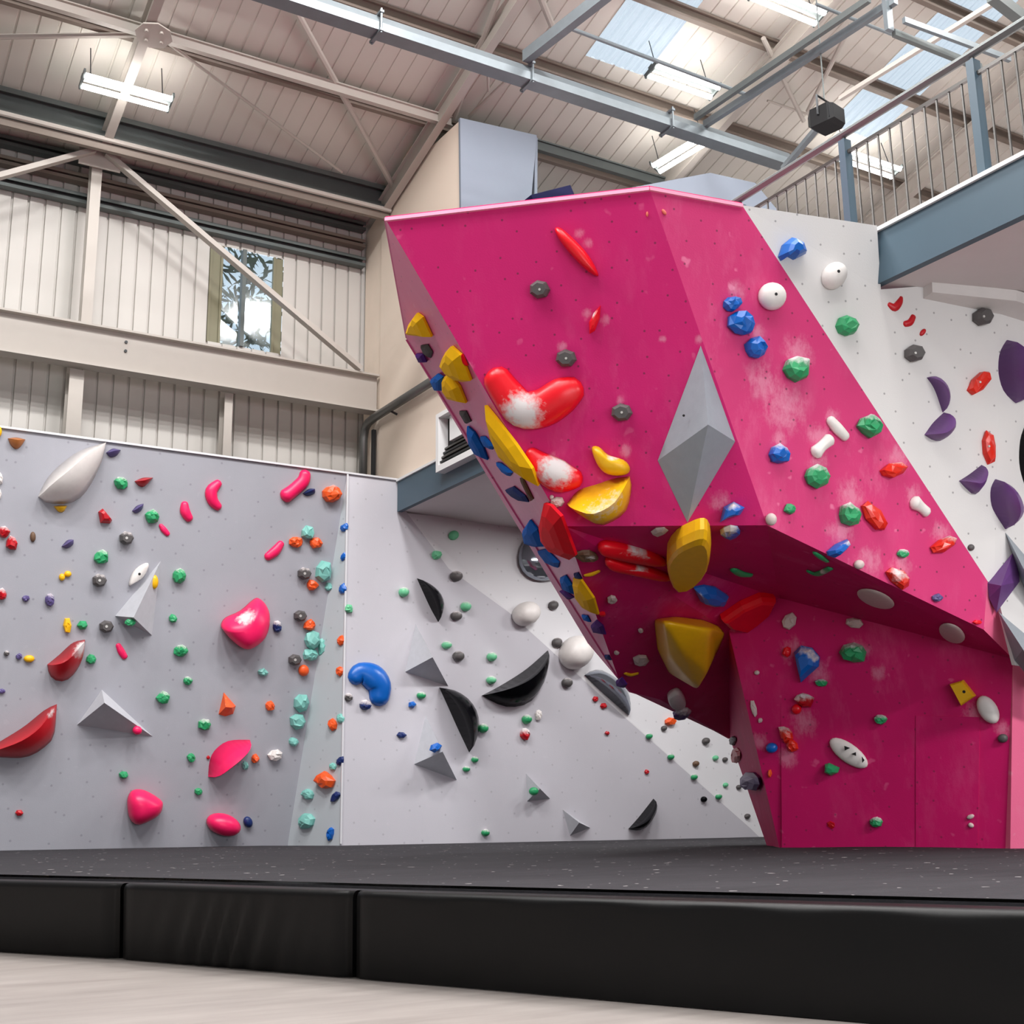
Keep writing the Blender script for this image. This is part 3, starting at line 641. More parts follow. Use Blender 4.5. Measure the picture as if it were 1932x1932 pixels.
# ------------------------------------------------------------------ climbing holds
HC_ = dict(green=((44, 158, 100), .42), mint=((110, 200, 150), .45), red=((238, 14, 34), .34), dred=((190, 8, 26), .38), vred=((222, 40, 22), .3), pink=((250, 28, 98), .38), orange=((242, 92, 34), .42),
           navy=((26, 46, 104), .4), blue=((10, 98, 190), .32), teal=((128, 196, 186), .5), violet=((92, 80, 132), .45), purple=((104, 62, 126), .4), dpurple=((74, 22, 112), .4), grey=((86, 82, 82), .5),
           black=((13, 13, 17), .14), white=((236, 230, 226), .42), yellow=((244, 186, 16), .36), brown=((190, 116, 58), .5), dbrown=((104, 78, 58), .55), vol=((190, 191, 197), .5), volg=((146, 154, 162), .5), chrome=((150, 156, 166), .08), lred=((240, 120, 100), .5), cream=((214, 196, 192), .55))
def hm(c, matte=False):
    col, r = HC_[c]
    if matte: return holdmat('matte '+c, col, .75, spec=.12)
    return holdmat(c, col, r, coat=0, spec=.1 if c == 'black' else .5)
chr_ = plain('polished mirror metal', (150, 156, 166), .12, .85); _M['hold chrome'] = chr_
boltm = plain('steel bolt', (214, 212, 208), .35, .3); holem = plain('black bolt hole', (20, 18, 20), .6)
WALLN = dict(G1='the left grey wall', G2='the narrow corner panel', G3='the light grey wall', G4='the white slab', F1='the boulder front', F2='the boulder right side', LF='the boulder left flank', U1='the boulder underside', U2='the boulder underside', F3='the boulder pillar', P1='the pillar side', W1='the white wall', W3='the white wall')
RECS = []
class Wp:
    """plane of the wall facet that the pixel falls on"""
    def __init__(s, key, x, y):
        best = None
        for t in TRI[key]:
            a, b, c = [proj(p) for p in t]
            d = (b[0]-a[0])*(c[1]-a[1])-(c[0]-a[0])*(b[1]-a[1])
            l1 = ((b[0]-x)*(c[1]-y)-(c[0]-x)*(b[1]-y))/d; l2 = ((c[0]-x)*(a[1]-y)-(a[0]-x)*(c[1]-y))/d; l3 = 1-l1-l2
            m = min(l1, l2, l3)
            if best is None or m > best[0]: best = (m, t)
        s.e = .003 if key in ('F1', 'F2', 'LF', 'U1', 'U2', 'F3', 'P1') else -.003
        s.pl = plane(*best[1]); s.n = s.pl[0]; c = hit(x, y, s.pl); s.mpp = (c-CAM).dot(FW)/F_PX; s.c = c
        u = V((0, 0, 1)); s.up = (u-s.n*s.n.z); s.up = s.up.normalized() if s.up.length > .05 else s.n.orthogonal().normalized(); s.side = s.up.cross(s.n)
    def at(s, x, y, off=0, h=0): # silhouette point at height OFF dropped to the wall, then raised by H
        return hit(x, y, s.pl, off+s.e)+s.n*(h-off)
def crom(pts, k=3):
    n = len(pts); o = []
    for i in range(n):
        p0, p1, p2, p3 = (V((*pts[(i+j-1) % n], 0)) for j in range(4))
        for q in range(k):
            t = q/k; v = .5*((2*p1)+(p2-p0)*t+(2*p0-5*p1+4*p2-p3)*t*t+(3*p1-p0-3*p2+p3)*t**3); o.append((v.x, v.y))
    return o
def croml(pts, k=4): # open
    o = []; n = len(pts)
    for i in range(n-1):
        P = [V(pts[max(0, min(n-1, i+j-1))]) for j in range(4)]
        for q in range(k):
            t = q/k; o.append(.5*((2*P[1])+(P[2]-P[0])*t+(2*P[0]-5*P[1]+4*P[2]-P[3])*t*t+(3*P[1]-P[0]-3*P[2]+P[3])*t**3))
    o.append(V(pts[-1])); return o
def chalk_lit(vs, w, chalk, h):
    if not chalk: return [0.0]*len(vs)
    out = [0.0]*len(vs)
    for ck_ in (chalk if isinstance(chalk, list) else [chalk]):
        if ck_[0] == 'top':  # paler toward the top: light from above painted in, with chalk on some
            lo = min(v.dot(w.up) for v in vs); hi = max(v.dot(w.up) for v in vs)
            for i, v in enumerate(vs): out[i] = max(out[i], (v.dot(w.up)-lo)/(hi-lo+1e-6)*1.3-.70+ck_[1])
        else:
            c = hit(ck_[0], ck_[1], w.pl, h*.7); r = ck_[2]*w.mpp
            for i, v in enumerate(vs): out[i] = max(out[i], 1.25-(v-c).length/r*.85)
    return [max(0, min(1, v)) for v in out]
def done(o, kind, wall, col, x, y, w_, h_, lab, cat='climbing hold', shape=''):
    RECS.append((o, kind, wall, col, x, y, w_, h_, lab, cat, shape)); return o
def grid(rings, cap=True):
    n = len(rings[0]); vs = [p for r in rings for p in r]; fs = []
    for i in range(len(rings)-1):
        for j in range(n): a = i*n+j; b = i*n+(j+1) % n; fs.append((a, b, b+n, a+n))
    fs.append(tuple(range(n-1, -1, -1)))
    if cap: fs.append(tuple(range((len(rings)-1)*n, len(rings)*n)))
    return vs, fs
def fixn(vs, fs, n): # outward faces
    f = fs[-1]; a, b, c = vs[f[0]], vs[f[1]], vs[f[2]]
    return fs if (b-a).cross(c-a).dot(n) > 0 else [tuple(reversed(q)) for q in fs]
def bolt(o, w, x, y, h, r=3.2, dark=False):
    p = w.at(x, y, h, h); b = MB().tube([p-w.n*.006, p+w.n*.005], r*w.mpp, 8)
    b.build('bolt_hole' if dark else 'bolt', holem if dark else boltm, o)
def R(wall, col, x, y, w_, h_, rot=0, ht=.55, chalk=None, lab=None, n=9, shape='rock', b=None, lift=0):
    """craggy hold: faceted lump"""
    w = Wp(wall, x, y); w.e += lift; rd = random.Random(int(x*7+y*13)); h = ht*min(w_, h_)*w.mpp; h = max(.02, min(h, .16)); off = h*.4
    a = math.radians(rot); ring = []
    for i in range(n):
        t = 2*math.pi*i/n; k = 1+rd.uniform(-.13, .13)
        u, v = math.cos(t)*w_*.5*k, math.sin(t)*h_*.5*k
        ring.append(w.at(x+u*math.cos(a)-v*math.sin(a), y+u*math.sin(a)+v*math.cos(a), off))
    c = sum(ring, V((0, 0, 0)))/n; rings = []
    for s, z, jt in ((.96, 0, 0), (1.0, .35, .1), (.82, .78, .14), (.42, 1, .2)):
        rings.append([c+(p-c)*s*(1+rd.uniform(-jt, jt))+w.n*(h*(z+rd.uniform(-jt, jt)*.8*(z > .1))) for p in ring])
    vs, fs = grid(rings); vs = list(vs); fs = fixn(vs, fs, w.n)
    o = mesh('climbing_hold', vs, fs, hm(col), chalk=chalk_lit(vs, w, chalk, h))
    if b: bolt(o, w, x, y, h*.95, b)
    return done(o, 'R', wall, col, x, y, w_, h_, lab, shape=shape)
def E_(wall, col, x, y, w_, h_, rot=0, ht=.6, chalk=None, lab=None, hole=None, shape='egg', n=22, lift=0):
    """smooth rounded hold"""
    w = Wp(wall, x, y); w.e += lift; h = min(.35, ht*min(w_, h_)*w.mpp); off = h*.3; a = math.radians(rot); ring = []
    for i in range(n):
        t = 2*math.pi*i/n; u, v = math.cos(t)*w_*.49, math.sin(t)*h_*.49
        ring.append(w.at(x+u*math.cos(a)-v*math.sin(a), y+u*math.sin(a)+v*math.cos(a), off))
    c = sum(ring, V((0, 0, 0)))/n
    rings = [[c+(p-c)*s+w.n*h*z for p in ring] for s, z in ((.93, 0), (1, .22), (.97, .45), (.86, .68), (.66, .86), (.38, .96), (.12, 1))]
    vs, fs = grid(rings); fs = fixn(vs, fs, w.n)
    o = mesh('climbing_hold', vs, fs, hm(col), smooth=True, chalk=chalk_lit(vs, w, chalk, h))
    if hole: bolt(o, w, hole[0], hole[1], h*.97, hole[2] if len(hole) > 2 else 2.6, True)
    return done(o, 'E', wall, col, x, y, w_, h_, lab, shape=shape)
def H(wall, col, x, y, w_, h_, rot=0, ht=.62, lab=None, chalk=None, sides=7, b=2.6, shape='faceted puck'):
    w = Wp(wall, x, y); h = ht*min(w_, h_)*w.mpp; off = h*.5; ring = []
    for i in range(sides):
        t = 2*math.pi*i/sides+math.radians(rot); ring.append(w.at(x+math.cos(t)*w_*.5, y+math.sin(t)*h_*.5, off))
    c = sum(ring, V((0, 0, 0)))/sides
    rings = [[c+(p-c)*s+w.n*h*z for p in ring] for s, z in ((.94, 0), (1, .5), (.9, .75), (.66, 1))]
    vs, fs = grid(rings); fs = fixn(vs, fs, w.n)
    o = mesh('climbing_hold', vs, fs, hm(col), chalk=chalk_lit(vs, w, chalk, h))
    if b: bolt(o, w, x, y, h, b)
    return done(o, 'H', wall, col, x, y, w_, h_, lab, shape=shape)
def O(wall, col, pts, ht=.12, prof='dome', chalk=None, lab=None, apex=None, smooth=True, hole=None, name='climbing_hold', cat='climbing hold', shape='block', k=3, grow=1.0):
    """hold with the given outline; PROF is how its flank rises, HT its height in metres"""
    PR = dict(dome=((.97, 0), (1, .22), (.95, .5), (.8, .76), (.55, .93), (.25, 1)), slab=((.98, 0), (1, .5), (.95, .85), (.84, 1)), facet=((.98, 0), (1, .25), (.72, .8), (.4, 1)), cone=((1, 0), (.97, .12), (.5, .65), (.12, 1)), plate=((.97, 0), (1, .45), (.93, 1)))[prof]
    X = sum(p[0] for p in pts)/len(pts); Y = sum(p[1] for p in pts)/len(pts); w = Wp(wall, X, Y); off = ht*.35
    if k > 1: pts = crom(pts, k)
    ring = [w.at(*p, off) for p in pts]; c = sum(ring, V((0, 0, 0)))/len(ring)
    ca = w.at(*apex, ht*.9) if apex else c
    rings = [[c.lerp(ca, z)+(p-c)*s*grow+w.n*ht*z for p in ring] for s, z in PR]
    vs, fs = grid(rings); fs = fixn(vs, fs, w.n)
    o = mesh(name, vs, fs, hm(col, wall == 'LF'), smooth=smooth, chalk=chalk_lit(vs, w, chalk, ht))
    if hole: bolt(o, w, hole[0], hole[1], ht*.95, hole[2] if len(hole) > 2 else 2.6, True)
    xs = [p[0] for p in pts]; ys = [p[1] for p in pts]
    return done(o, 'O', wall, col, X, Y, max(xs)-min(xs), max(ys)-min(ys), lab, cat, shape)
def S(wall, col, up, lo, ht, f=.3, chalk=None, lab=None, shape='wedge', name='climbing_hold', cat='climbing hold', bulge=.8, edge=None):
    """segment: crisp ridge between the tips, a steep face to the UP edge, a rounded face to the LO edge (same tips)"""
    M_ = 12; X = sum(p[0] for p in up+lo)/len(up+lo); Y = sum(p[1] for p in up+lo)/len(up+lo); w = Wp(wall, X, Y); off = ht*.35
    def res(pl_):
        q = croml([(p[0], p[1], 0) for p in pl_], 6); d = [0]
        for i in range(1, len(q)): d.append(d[-1]+(q[i]-q[i-1]).length)
        o = []
        for i in range(M_+1):
            t = d[-1]*i/M_; j = 0
            while j < len(q)-2 and d[j+1] < t: j += 1
            o.append(q[j].lerp(q[j+1], (t-d[j])/max(1e-6, d[j+1]-d[j])))
        return o
    U, L = res(up), res(lo); vs, fs = [], []
    for i in range(M_+1):
        a, b = w.at(U[i].x, U[i].y, off*.3), w.at(L[i].x, L[i].y, off*.3); hh = ht*math.sin(math.pi*min(1, max(0, i/M_)))**.55 if 0 < i < M_ else ht*.06
        r = a.lerp(b, f)+w.n*hh; m1 = a.lerp(b, f+(1-f)*.4)+w.n*hh*bulge; m2 = a.lerp(b, f+(1-f)*.78)+w.n*hh*bulge*.52
        vs += [a, r, r.copy(), m1, m2, b]
    for i in range(M_):
        k = i*6
        for j in (0, 2, 3, 4): fs.append((k+j, k+6+j, k+7+j, k+1+j))
        fs.append((k+5, k+11, k+6, k))
    f0 = fs[M_//2*5]; nn = (vs[f0[1]]-vs[f0[0]]).cross(vs[f0[2]]-vs[f0[0]])
    if nn.dot(w.n) < 0: fs = [tuple(reversed(q)) for q in fs]
    o = mesh(name, vs, fs, hm(col), smooth=True, chalk=chalk_lit(vs, w, chalk, ht))
    xs = [p[0] for p in up+lo]; ys = [p[1] for p in up+lo]
    return done(o, 'S', wall, col, X, Y, max(xs)-min(xs), max(ys)-min(ys), lab, cat, shape)
def C(wall, col, path, ht=1.0, chalk=None, lab=None, shape='bean', n=9, k=4, flatsh=False):
    """rounded bar along a pixel path (x, y, half width)"""
    X = sum(p[0] for p in path)/len(path); Y = sum(p[1] for p in path)/len(path); w = Wp(wall, X, Y)
    q = croml(path, k); P = [w.at(p.x, p.y, p.z*w.mpp*ht*.45) for p in q]; rad = [p.z*w.mpp for p in q]; m = len(P)
    ds = [(P[min(i+1, m-1)]-P[max(i-1, 0)]).normalized() for i in range(m)]
    # round ends
    P = [P[0]-ds[0]*rad[0]*.62, P[0]-ds[0]*rad[0]*.4]+P+[P[-1]+ds[-1]*rad[-1]*.4, P[-1]+ds[-1]*rad[-1]*.62]; rad = [rad[0]*.25, rad[0]*.75]+rad+[rad[-1]*.75, rad[-1]*.25]; ds = [ds[0]]*2+ds+[ds[-1]]*2
    vs, fs = [], []; m = len(P)
    for p, r, d in zip(P, rad, ds):
        s = d.cross(w.n).normalized()
        for j in range(n):
            t = math.pi*j/(n-1); vs.append(p+s*r*math.cos(t)*(1 if 0 < j < n-1 else .96)+w.n*r*ht*math.sin(t))
    for i in range(m-1):
        for j in range(n): a = i*n+j; b = i*n+(j+1) % n; fs.append((a, a+n, b+n, b))
    fs.append(tuple(range(n))); fs.append(tuple(range((m-1)*n+n-1, (m-1)*n-1, -1)))
    f0 = fs[(m//2)*n+n//2]; nn = (vs[f0[1]]-vs[f0[0]]).cross(vs[f0[2]]-vs[f0[0]])
    if nn.dot(w.n) < 0: fs = [tuple(reversed(z)) for z in fs]
    o = mesh('climbing_hold', vs, fs, hm(col), smooth=not flatsh, chalk=chalk_lit(vs, w, chalk, max(rad)*ht))
    xs = [p[0] for p in path]; ys = [p[1] for p in path]; r = max(p[2] for p in path)
    return done(o, 'C', wall, col, X, Y, max(xs)-min(xs)+2*r, max(ys)-min(ys)+2*r, lab, shape=shape)
def P(wall, col, vt, fs, lab=None, name='wall_volume', cat='climbing volume', shape='pyramid', chalk=None, smooth=False, hole=None, at=None, round_=0):
    """flat-faced volume: vertices are (pixel x, pixel y, height above the wall in metres)"""
    X = sum(p[0] for p in vt)/len(vt); Y = sum(p[1] for p in vt)/len(vt); w = Wp(wall, *(at or (X, Y)))
    vs = [w.at(p[0], p[1], p[2], p[2]) for p in vt]; c = sum(vs, V((0, 0, 0)))/len(vs)-w.n*.02; ff = []
    for f in fs:
        a = (vs[f[1]]-vs[f[0]]).cross(vs[f[2]]-vs[f[0]]); mid = sum((vs[i] for i in f), V((0, 0, 0)))/len(f)
        ff.append(tuple(f) if a.dot(mid-c) > 0 else tuple(reversed(f)))
    base = [i for i, p in enumerate(vt) if p[2] == 0]
    if len(base) > 2:
        a = (vs[base[1]]-vs[base[0]]).cross(vs[base[2]]-vs[base[0]]); ff.append(tuple(base) if a.dot(w.n) < 0 else tuple(reversed(base)))
    if chalk or not smooth: # split so that chalk spots stay local
        pass
    o = mesh(name, vs, ff, hm(col), smooth=smooth, chalk=chalk_lit(vs, w, chalk, .2) if chalk else None)
    if round_: # soften the edges between the faces, keep the rim on the wall crisp
        cr = o.data.attributes.new('crease_edge', 'FLOAT', 'EDGE')
        for e_ in o.data.edges:
            a_, b_ = e_.vertices; cr.data[e_.index].value = 1.0 if a_ < round_ and b_ < round_ else .45
        o.modifiers.new('round', 'SUBSURF').levels = 3; o.modifiers['round'].render_levels = 3
        o.data.polygons.foreach_set('use_smooth', [True]*len(o.data.polygons))
    if hole: bolt(o, w, hole[0], hole[1], hole[2], 2.4, True)
    xs = [p[0] for p in vt]; ys = [p[1] for p in vt]
    return done(o, 'P', wall, col, X, Y, max(xs)-min(xs), max(ys)-min(ys), lab, cat, shape)
LABELS = {
 5: 'dusky violet hold nearest above and right of the big white leaf volume',
 6: 'green hold nearest the big white leaf volume on its right side',
 7: 'dark red hold nearest the big white leaf volume on its right side',
 9: 'dark red hold nearest below and right of the big white leaf volume',
 10: 'dusky violet hold nearest above the white diamond hold',
 11: 'green hold nearest above the white diamond hold',
 12: 'pink hold nearest above and right of the white diamond hold',
 13: 'pink hold nearest above and right of the tall grey spike volume',
 15: 'small brown hold nearest below and left of the big white leaf volume',
 16: 'dark red hold nearest below and left of the big white leaf volume',
 17: 'dark red hold nearest the white diamond hold on its left side',
 18: 'dusky violet hold nearest below the big white leaf volume',
 19: 'dark grey hold nearest above the white diamond hold',
 20: 'green hold nearest above and left of the white diamond hold',
 21: 'dark grey hold nearest the white diamond hold on its left side',
 25: 'green hold nearest the white diamond hold on its right side',
 29: 'dark red hold nearest above and left of the chalk-topped red wedge',
 30: 'small dusky violet hold nearest above and left of the chalk-topped red wedge',
 31: 'dusky violet hold nearest above the chalk-topped red wedge',
 32: 'yellow hold nearest above the chalk-topped red wedge',
 33: 'small green hold nearest above and right of the chalk-topped red wedge',
 34: 'dark grey hold nearest below and left of the tall grey spike volume',
 35: 'small green hold nearest the tall grey spike volume on its right side',
 36: 'tiny dark grey hold nearest the chalk-topped red wedge on its left side',
 37: 'tiny dusky violet hold nearest the chalk-topped red wedge on its left side',
 38: 'small yellow hold nearest the chalk-topped red wedge on its left side',
 40: 'small green hold nearest the chalk-topped red wedge on its right side',
 41: 'pink hold nearest below and left of the tall grey spike volume',
 42: 'green hold nearest below and right of the tall grey spike volume',
 43: 'small green hold nearest above and left of the orange cone hold',
 44: 'green hold nearest the broad grey pyramid on its right side',
 45: 'small dusky violet hold nearest above and left of the long red wedge macro',
 49: 'green hold nearest below and left of the orange cone hold',
 50: 'small green hold nearest the pink shark-fin macro on its left side',
 51: 'small green hold nearest above and left of the low round pink boss',
 52: 'small green hold nearest above and left of the pink lens boss',
 54: 'small dark red hold nearest below the long red wedge macro',
 55: 'tiny dark red hold nearest the pink shark-fin macro on its left side',
 58: 'orange hold nearest the pink S-shaped macro on its right side',
 59: 'pale teal hold nearest below the pink S-shaped macro',
 60: 'orange hold nearest below the pink S-shaped macro',
 61: 'second orange hold below the pink S-shaped macro',
 62: 'pink hold nearest below the pink S-shaped macro',
 63: 'dark grey hold nearest above and right of the big pink boss',
 64: 'second pale teal hold above and right of the big pink boss',
 65: 'orange hold nearest above and right of the big pink boss',
 66: 'small pale teal hold nearest above and right of the big pink boss',
 68: 'navy hold nearest the big pink boss on its right side',
 69: 'dark grey hold nearest the big pink boss on its right side',
 70: 'orange hold nearest the big pink boss on its right side',
 71: 'pale teal hold nearest the big pink boss on its right side',
 72: 'second pale teal hold right of the big pink boss',
 73: 'pale teal hold nearest below and right of the big pink boss',
 74: 'dark grey hold nearest below and right of the big pink boss',
 75: 'orange hold nearest below and right of the big pink boss',
 76: 'small pale teal hold nearest above and right of the orange cone hold',
 78: 'small orange hold nearest the orange cone hold on its right side',
 79: 'second pale teal hold right of the orange cone hold',
 80: 'pale teal hold nearest the orange cone hold on its right side',
 81: 'small pale teal hold nearest below and right of the orange cone hold',
 83: 'small orange hold nearest the pink shark-fin macro on its right side',
 84: 'white hold nearest the pink shark-fin macro on its right side',
 85: 'small pale teal hold nearest the pink shark-fin macro on its right side',
 87: 'navy hold nearest the pink lens boss on its right side',
 88: 'small blue hold nearest below and right of the pink S-shaped macro',
 89: 'small blue hold nearest above and left of the high black half moon',
 90: 'small blue hold nearest the high black half moon on its left side',
 91: 'small orange hold nearest above and left of the blue comma macro',
 92: 'small orange hold nearest the blue comma macro on its left side',
 93: 'orange hold nearest below and left of the blue comma macro',
 94: 'small pale teal hold nearest below and left of the blue comma macro',
 95: 'small navy hold nearest the lower pale grey pyramid on its left side',
 96: 'second small pale teal hold left of the lower pale grey pyramid',
 97: 'orange hold nearest below and left of the black half moon below the pyramid',
 98: 'pale teal hold nearest below and right of the pink shark-fin macro',
 99: 'pale teal hold nearest the pink lens boss on its right side',
 100: 'navy hold nearest below and left of the lower pale grey pyramid',
 101: 'blue hold nearest the pink lens boss on its right side',
 102: 'small mint green hold nearest above the blue comma macro',
 104: 'small dark grey hold nearest below and left of the blue comma macro',
 106: 'small mint green hold nearest above and left of the smaller white ball',
 107: 'small mint green hold nearest above the high black half moon',
 108: 'dark grey hold nearest above and right of the high black half moon',
 110: 'small mint green hold nearest the high black half moon on its left side',
 111: 'small mint green hold nearest the high black half moon on its right side',
 112: 'small mint green hold nearest above and right of the upper pale grey pyramid',
 113: 'small mint green hold nearest above and left of the largest black half moon',
 114: 'small green hold nearest below the upper pale grey pyramid',
 115: 'small mint green hold nearest the largest black half moon on its left side',
 116: 'small green hold nearest below the largest black half moon',
 117: 'small green hold nearest below and right of the black half moon below the pyramid',
 118: 'small green hold nearest the lower pale grey pyramid on its right side',
 119: 'small green hold nearest below and right of the lower pale grey pyramid',
 120: 'small green hold nearest below and left of the small pyramid with green hold',
 121: 'dark grey hold nearest below and right of the high black half moon',
 122: 'dark grey hold nearest the upper pale grey pyramid on its right side',
 126: 'small blue hold nearest below the upper pale grey pyramid',
 127: 'small navy hold nearest above and left of the lower pale grey pyramid',
 132: 'small dark grey hold nearest the smaller white ball on its right side',
 133: 'small dark grey hold nearest above and left of the bigger white ball',
 134: 'small dark grey hold nearest below the bigger white ball',
 135: 'small white hold nearest below and right of the largest black half moon',
 136: 'dark red hold nearest below the largest black half moon',
 142: 'tiny dark red hold nearest below and left of the mirror grey half moon',
 143: 'tiny dark red hold nearest below the mirror grey half moon',
 144: 'second tiny dark red hold below the mirror grey half moon',
 145: 'tiny dark red hold nearest above the small low half moon',
 146: 'tiny green hold nearest below and right of the mirror grey half moon',
 147: 'second tiny green hold above and right of the small low half moon',
 148: 'tiny green hold nearest above and right of the small low half moon',
 149: 'tiny green hold nearest the small low half moon on its right side',
 150: 'tiny black hold nearest the small low half moon on its right side',
 151: 'tiny brown hold nearest above and right of the small low half moon',
 152: 'small dark grey hold nearest above and right of the small low half moon',
 153: 'tiny dark grey hold nearest below and right of the mirror grey half moon',
 154: 'tiny mint green hold nearest above and right of the small low half moon',
 155: 'second tiny dark grey hold above and right of the small low half moon',
 156: 'tiny mint green hold nearest the small low half moon on its right side',
 157: 'tiny dark grey hold nearest the small low half moon on its right side',
 158: 'second tiny dark grey hold right of the small low half moon',
 159: 'orange hold nearest below and right of the mirror grey half moon',
 174: 'tiny pale red hold nearest above and right of the red V-shaped macro',
 175: 'second tiny chalky pale hold left of the yellow bowl macro',
 180: 'small pale red hold nearest above and left of the middle blue hold of the trio',
 181: 'green hold nearest below and right of the middle blue hold of the trio',
 184: 'green hold nearest above and right of the white bone hold',
 185: 'blue hold nearest the white bone hold on its left side',
 186: 'green hold nearest below the white bone hold',
 189: 'green hold nearest the white peanut hold on its left side',
 190: 'small green hold nearest below and left of the white bone hold',
 192: 'blue hold nearest above and left of the chalky red bar',
 193: 'small chalky pale hold nearest the chalky red bar on its left side',
 194: 'green hold nearest above the chalky red bar',
 197: 'small dusky violet hold nearest below and right of the chalky red bar',
 198: 'small bright red hold nearest below and right of the chalky red bar',
 219: 'chalky pale hold nearest above and left of the yellow leaf macro',
 220: 'small chalky pale hold nearest below the upper red rail',
 221: 'chalky pale hold nearest the yellow beak macro on its left side',
 222: 'third tiny chalky pale hold left of the yellow beak macro',
 223: 'second tiny chalky pale hold left of the yellow beak macro',
 229: 'small bright red hold nearest below and left of the upper red rail',
 242: 'chalky pale hold nearest above and left of the chalk-rimmed blue hold',
 243: 'chalky pale hold nearest above and right of the chalk-rimmed blue hold',
 245: 'small bright red hold nearest above and left of the chalk-rimmed blue hold',
 246: 'green hold nearest the chalk-rimmed blue hold on its right side',
 247: 'green hold nearest below and right of the chalk-rimmed blue hold',
 248: 'tiny chalky pale hold nearest the chalk-rimmed blue hold on its left side',
 249: 'dark red hold nearest below the chalk-rimmed blue hold',
 250: 'small bright red hold nearest below the chalk-rimmed blue hold',
 251: 'chalky pale hold nearest below and left of the chalk-rimmed blue hold',
 252: 'tiny chalky pale hold nearest the marked white oval slat on its left side',
 255: 'blue hold nearest the marked white oval slat on its left side',
 256: 'small orange hold nearest the marked white oval slat on its left side',
 258: 'green hold nearest below and left of the marked white oval slat',
 259: 'green hold nearest above and right of the marked white oval slat',
 263: 'green hold nearest below the marked white oval slat',
 264: 'small dark red hold nearest below the marked white oval slat',
 265: 'small chalky pale hold nearest below the white spindle hold',
 266: 'second tiny chalky pale hold below the white spindle hold',
 268: 'dark red hold nearest above and left of the purple hold on the pillar edge',
 269: 'small dark grey hold nearest above and left of the purple hold on the pillar edge',
}
T9 = ('top', .55)
# ---- left grey wall
S('G1', 'brown', [(15, 827), (31, 825), (48, 829)], [(15, 827), (20, 840), (30, 848), (40, 842), (48, 829)], .09, .25, lab='brown orange bowl-shaped hold at the top of the left grey wall', shape='bowl')
E_('G1', 'yellow', -4, 814, 16, 24, lab='yellow hold cut by the photo border beside the brown bowl hold')
R('G1', 'white', -2, 903, 16, 26, lab='upper of two white holds cut by the photo border'); R('G1', 'white', -4, 932, 14, 22, lab='lower of two white holds cut by the photo border')
S('G1', 'white', [(73, 937), (85, 910), (108, 882), (150, 851), (201, 834)], [(73, 937), (84, 947), (105, 951), (135, 949), (160, 932), (180, 900), (194, 868), (201, 834)], .30, .2, lab='large white leaf-shaped volume at the top of the left grey wall', shape='leaf', bulge=.9, name='wall_volume', cat='climbing volume')
S('G1', 'violet', [(200, 854), (213, 846), (228, 849)], [(200, 854), (208, 863), (220, 860), (228, 849)], .07)
R('G1', 'green', 230, 911, 28, 24, chalk=('top', .1)); S('G1', 'dred', [(254, 908), (270, 901), (289, 901)], [(254, 908), (262, 917), (273, 918), (289, 901)], .1)
S('G1', 'yellow', [(101, 955), (114, 953), (127, 954)], [(101, 955), (110, 966), (120, 966), (127, 954)], .06, lab='yellow hold tucked under the large white leaf volume')
O('G1', 'dred', [(186, 966), (194, 960), (212, 982), (208, 988), (190, 987)], .09, 'facet', smooth=False, k=1, apex=(200, 974))
S('G1', 'violet', [(249, 964), (258, 954), (271, 950)], [(249, 964), (257, 969), (268, 962), (271, 950)], .06); R('G1', 'green', 287, 975, 26, 26, chalk=('top', .1))
C('G1', 'pink', [(303, 991, 4), (309, 999, 6), (317, 1008, 5)], .9); C('G1', 'pink', [(349, 950, 7), (350, 965, 10), (358, 979, 8)], 1); C('G1', 'pink', [(413, 911, 8), (400, 926, 12), (402, 944, 11), (413, 957, 8)], 1, lab='pink bent macro hold left of the S-shaped pink one')
E_('G1', 'dbrown', 62, 1013, 11, 20); R('G1', 'dred', 8, 1003, 22, 22, 40, chalk=('top', .25)); R('G1', 'dred', 22, 1025, 24, 28, chalk=('top', .2), n=7)
S('G1', 'violet', [(116, 1031), (127, 1019), (139, 1018)], [(116, 1031), (126, 1035), (138, 1028), (139, 1018)], .07); H('G1', 'grey', 239, 1015, 28, 26, chalk=('top', .1)); R('G1', 'green', 192, 1051, 28, 26, chalk=('top', .15)); H('G1', 'grey', 188, 1095, 28, 26, chalk=('top', .1))
O('G1', 'white', [(243, 1104), (249, 1083), (260, 1070), (275, 1062), (280, 1067), (270, 1088), (252, 1101)], .07, 'slab', lab='white diamond-shaped hold left of the tall grey spike volume', hole=(263, 1083))
E_('G1', 'yellow', 117, 1089, 12, 14, lab='left nub of the small yellow pair below the violet hold'); E_('G1', 'yellow', 128, 1083, 14, 12, lab='right nub of the small yellow pair below the violet hold')
R('G1', 'green', 338, 1086, 26, 28, chalk=('top', .1))
P('G1', 'vol', [(217, 1162, 0), (304, 1057, 0), (287, 1199, 0), (252, 1165, .30)], [(0, 1, 3), (1, 2, 3), (0, 2, 3)], lab='tall narrow grey spike volume with a dark underside', shape='spike')
E_('G1', 'yellow', 291, 1098, 16, 28, lift=.04, lab='yellow teardrop hold beside the tip of the grey spike volume'); R('G1', 'green', 246, 1174, 22, 14, lift=.2, lab='green hold on the dark underside of the grey spike volume')
R('G1', 'dred', 3, 1122, 20, 22, chalk=('top', .3)); R('G1', 'violet', 48, 1129, 14, 12); R('G1', 'violet', 94, 1132, 20, 24, chalk=('top', .2))
R('G1', 'yellow', 127, 1180, 17, 30, n=6); R('G1', 'green', 157, 1180, 20, 18, n=6); H('G1', 'grey', 201, 1182, 28, 24); R('G1', 'green', 326, 1167, 16, 16, n=7)
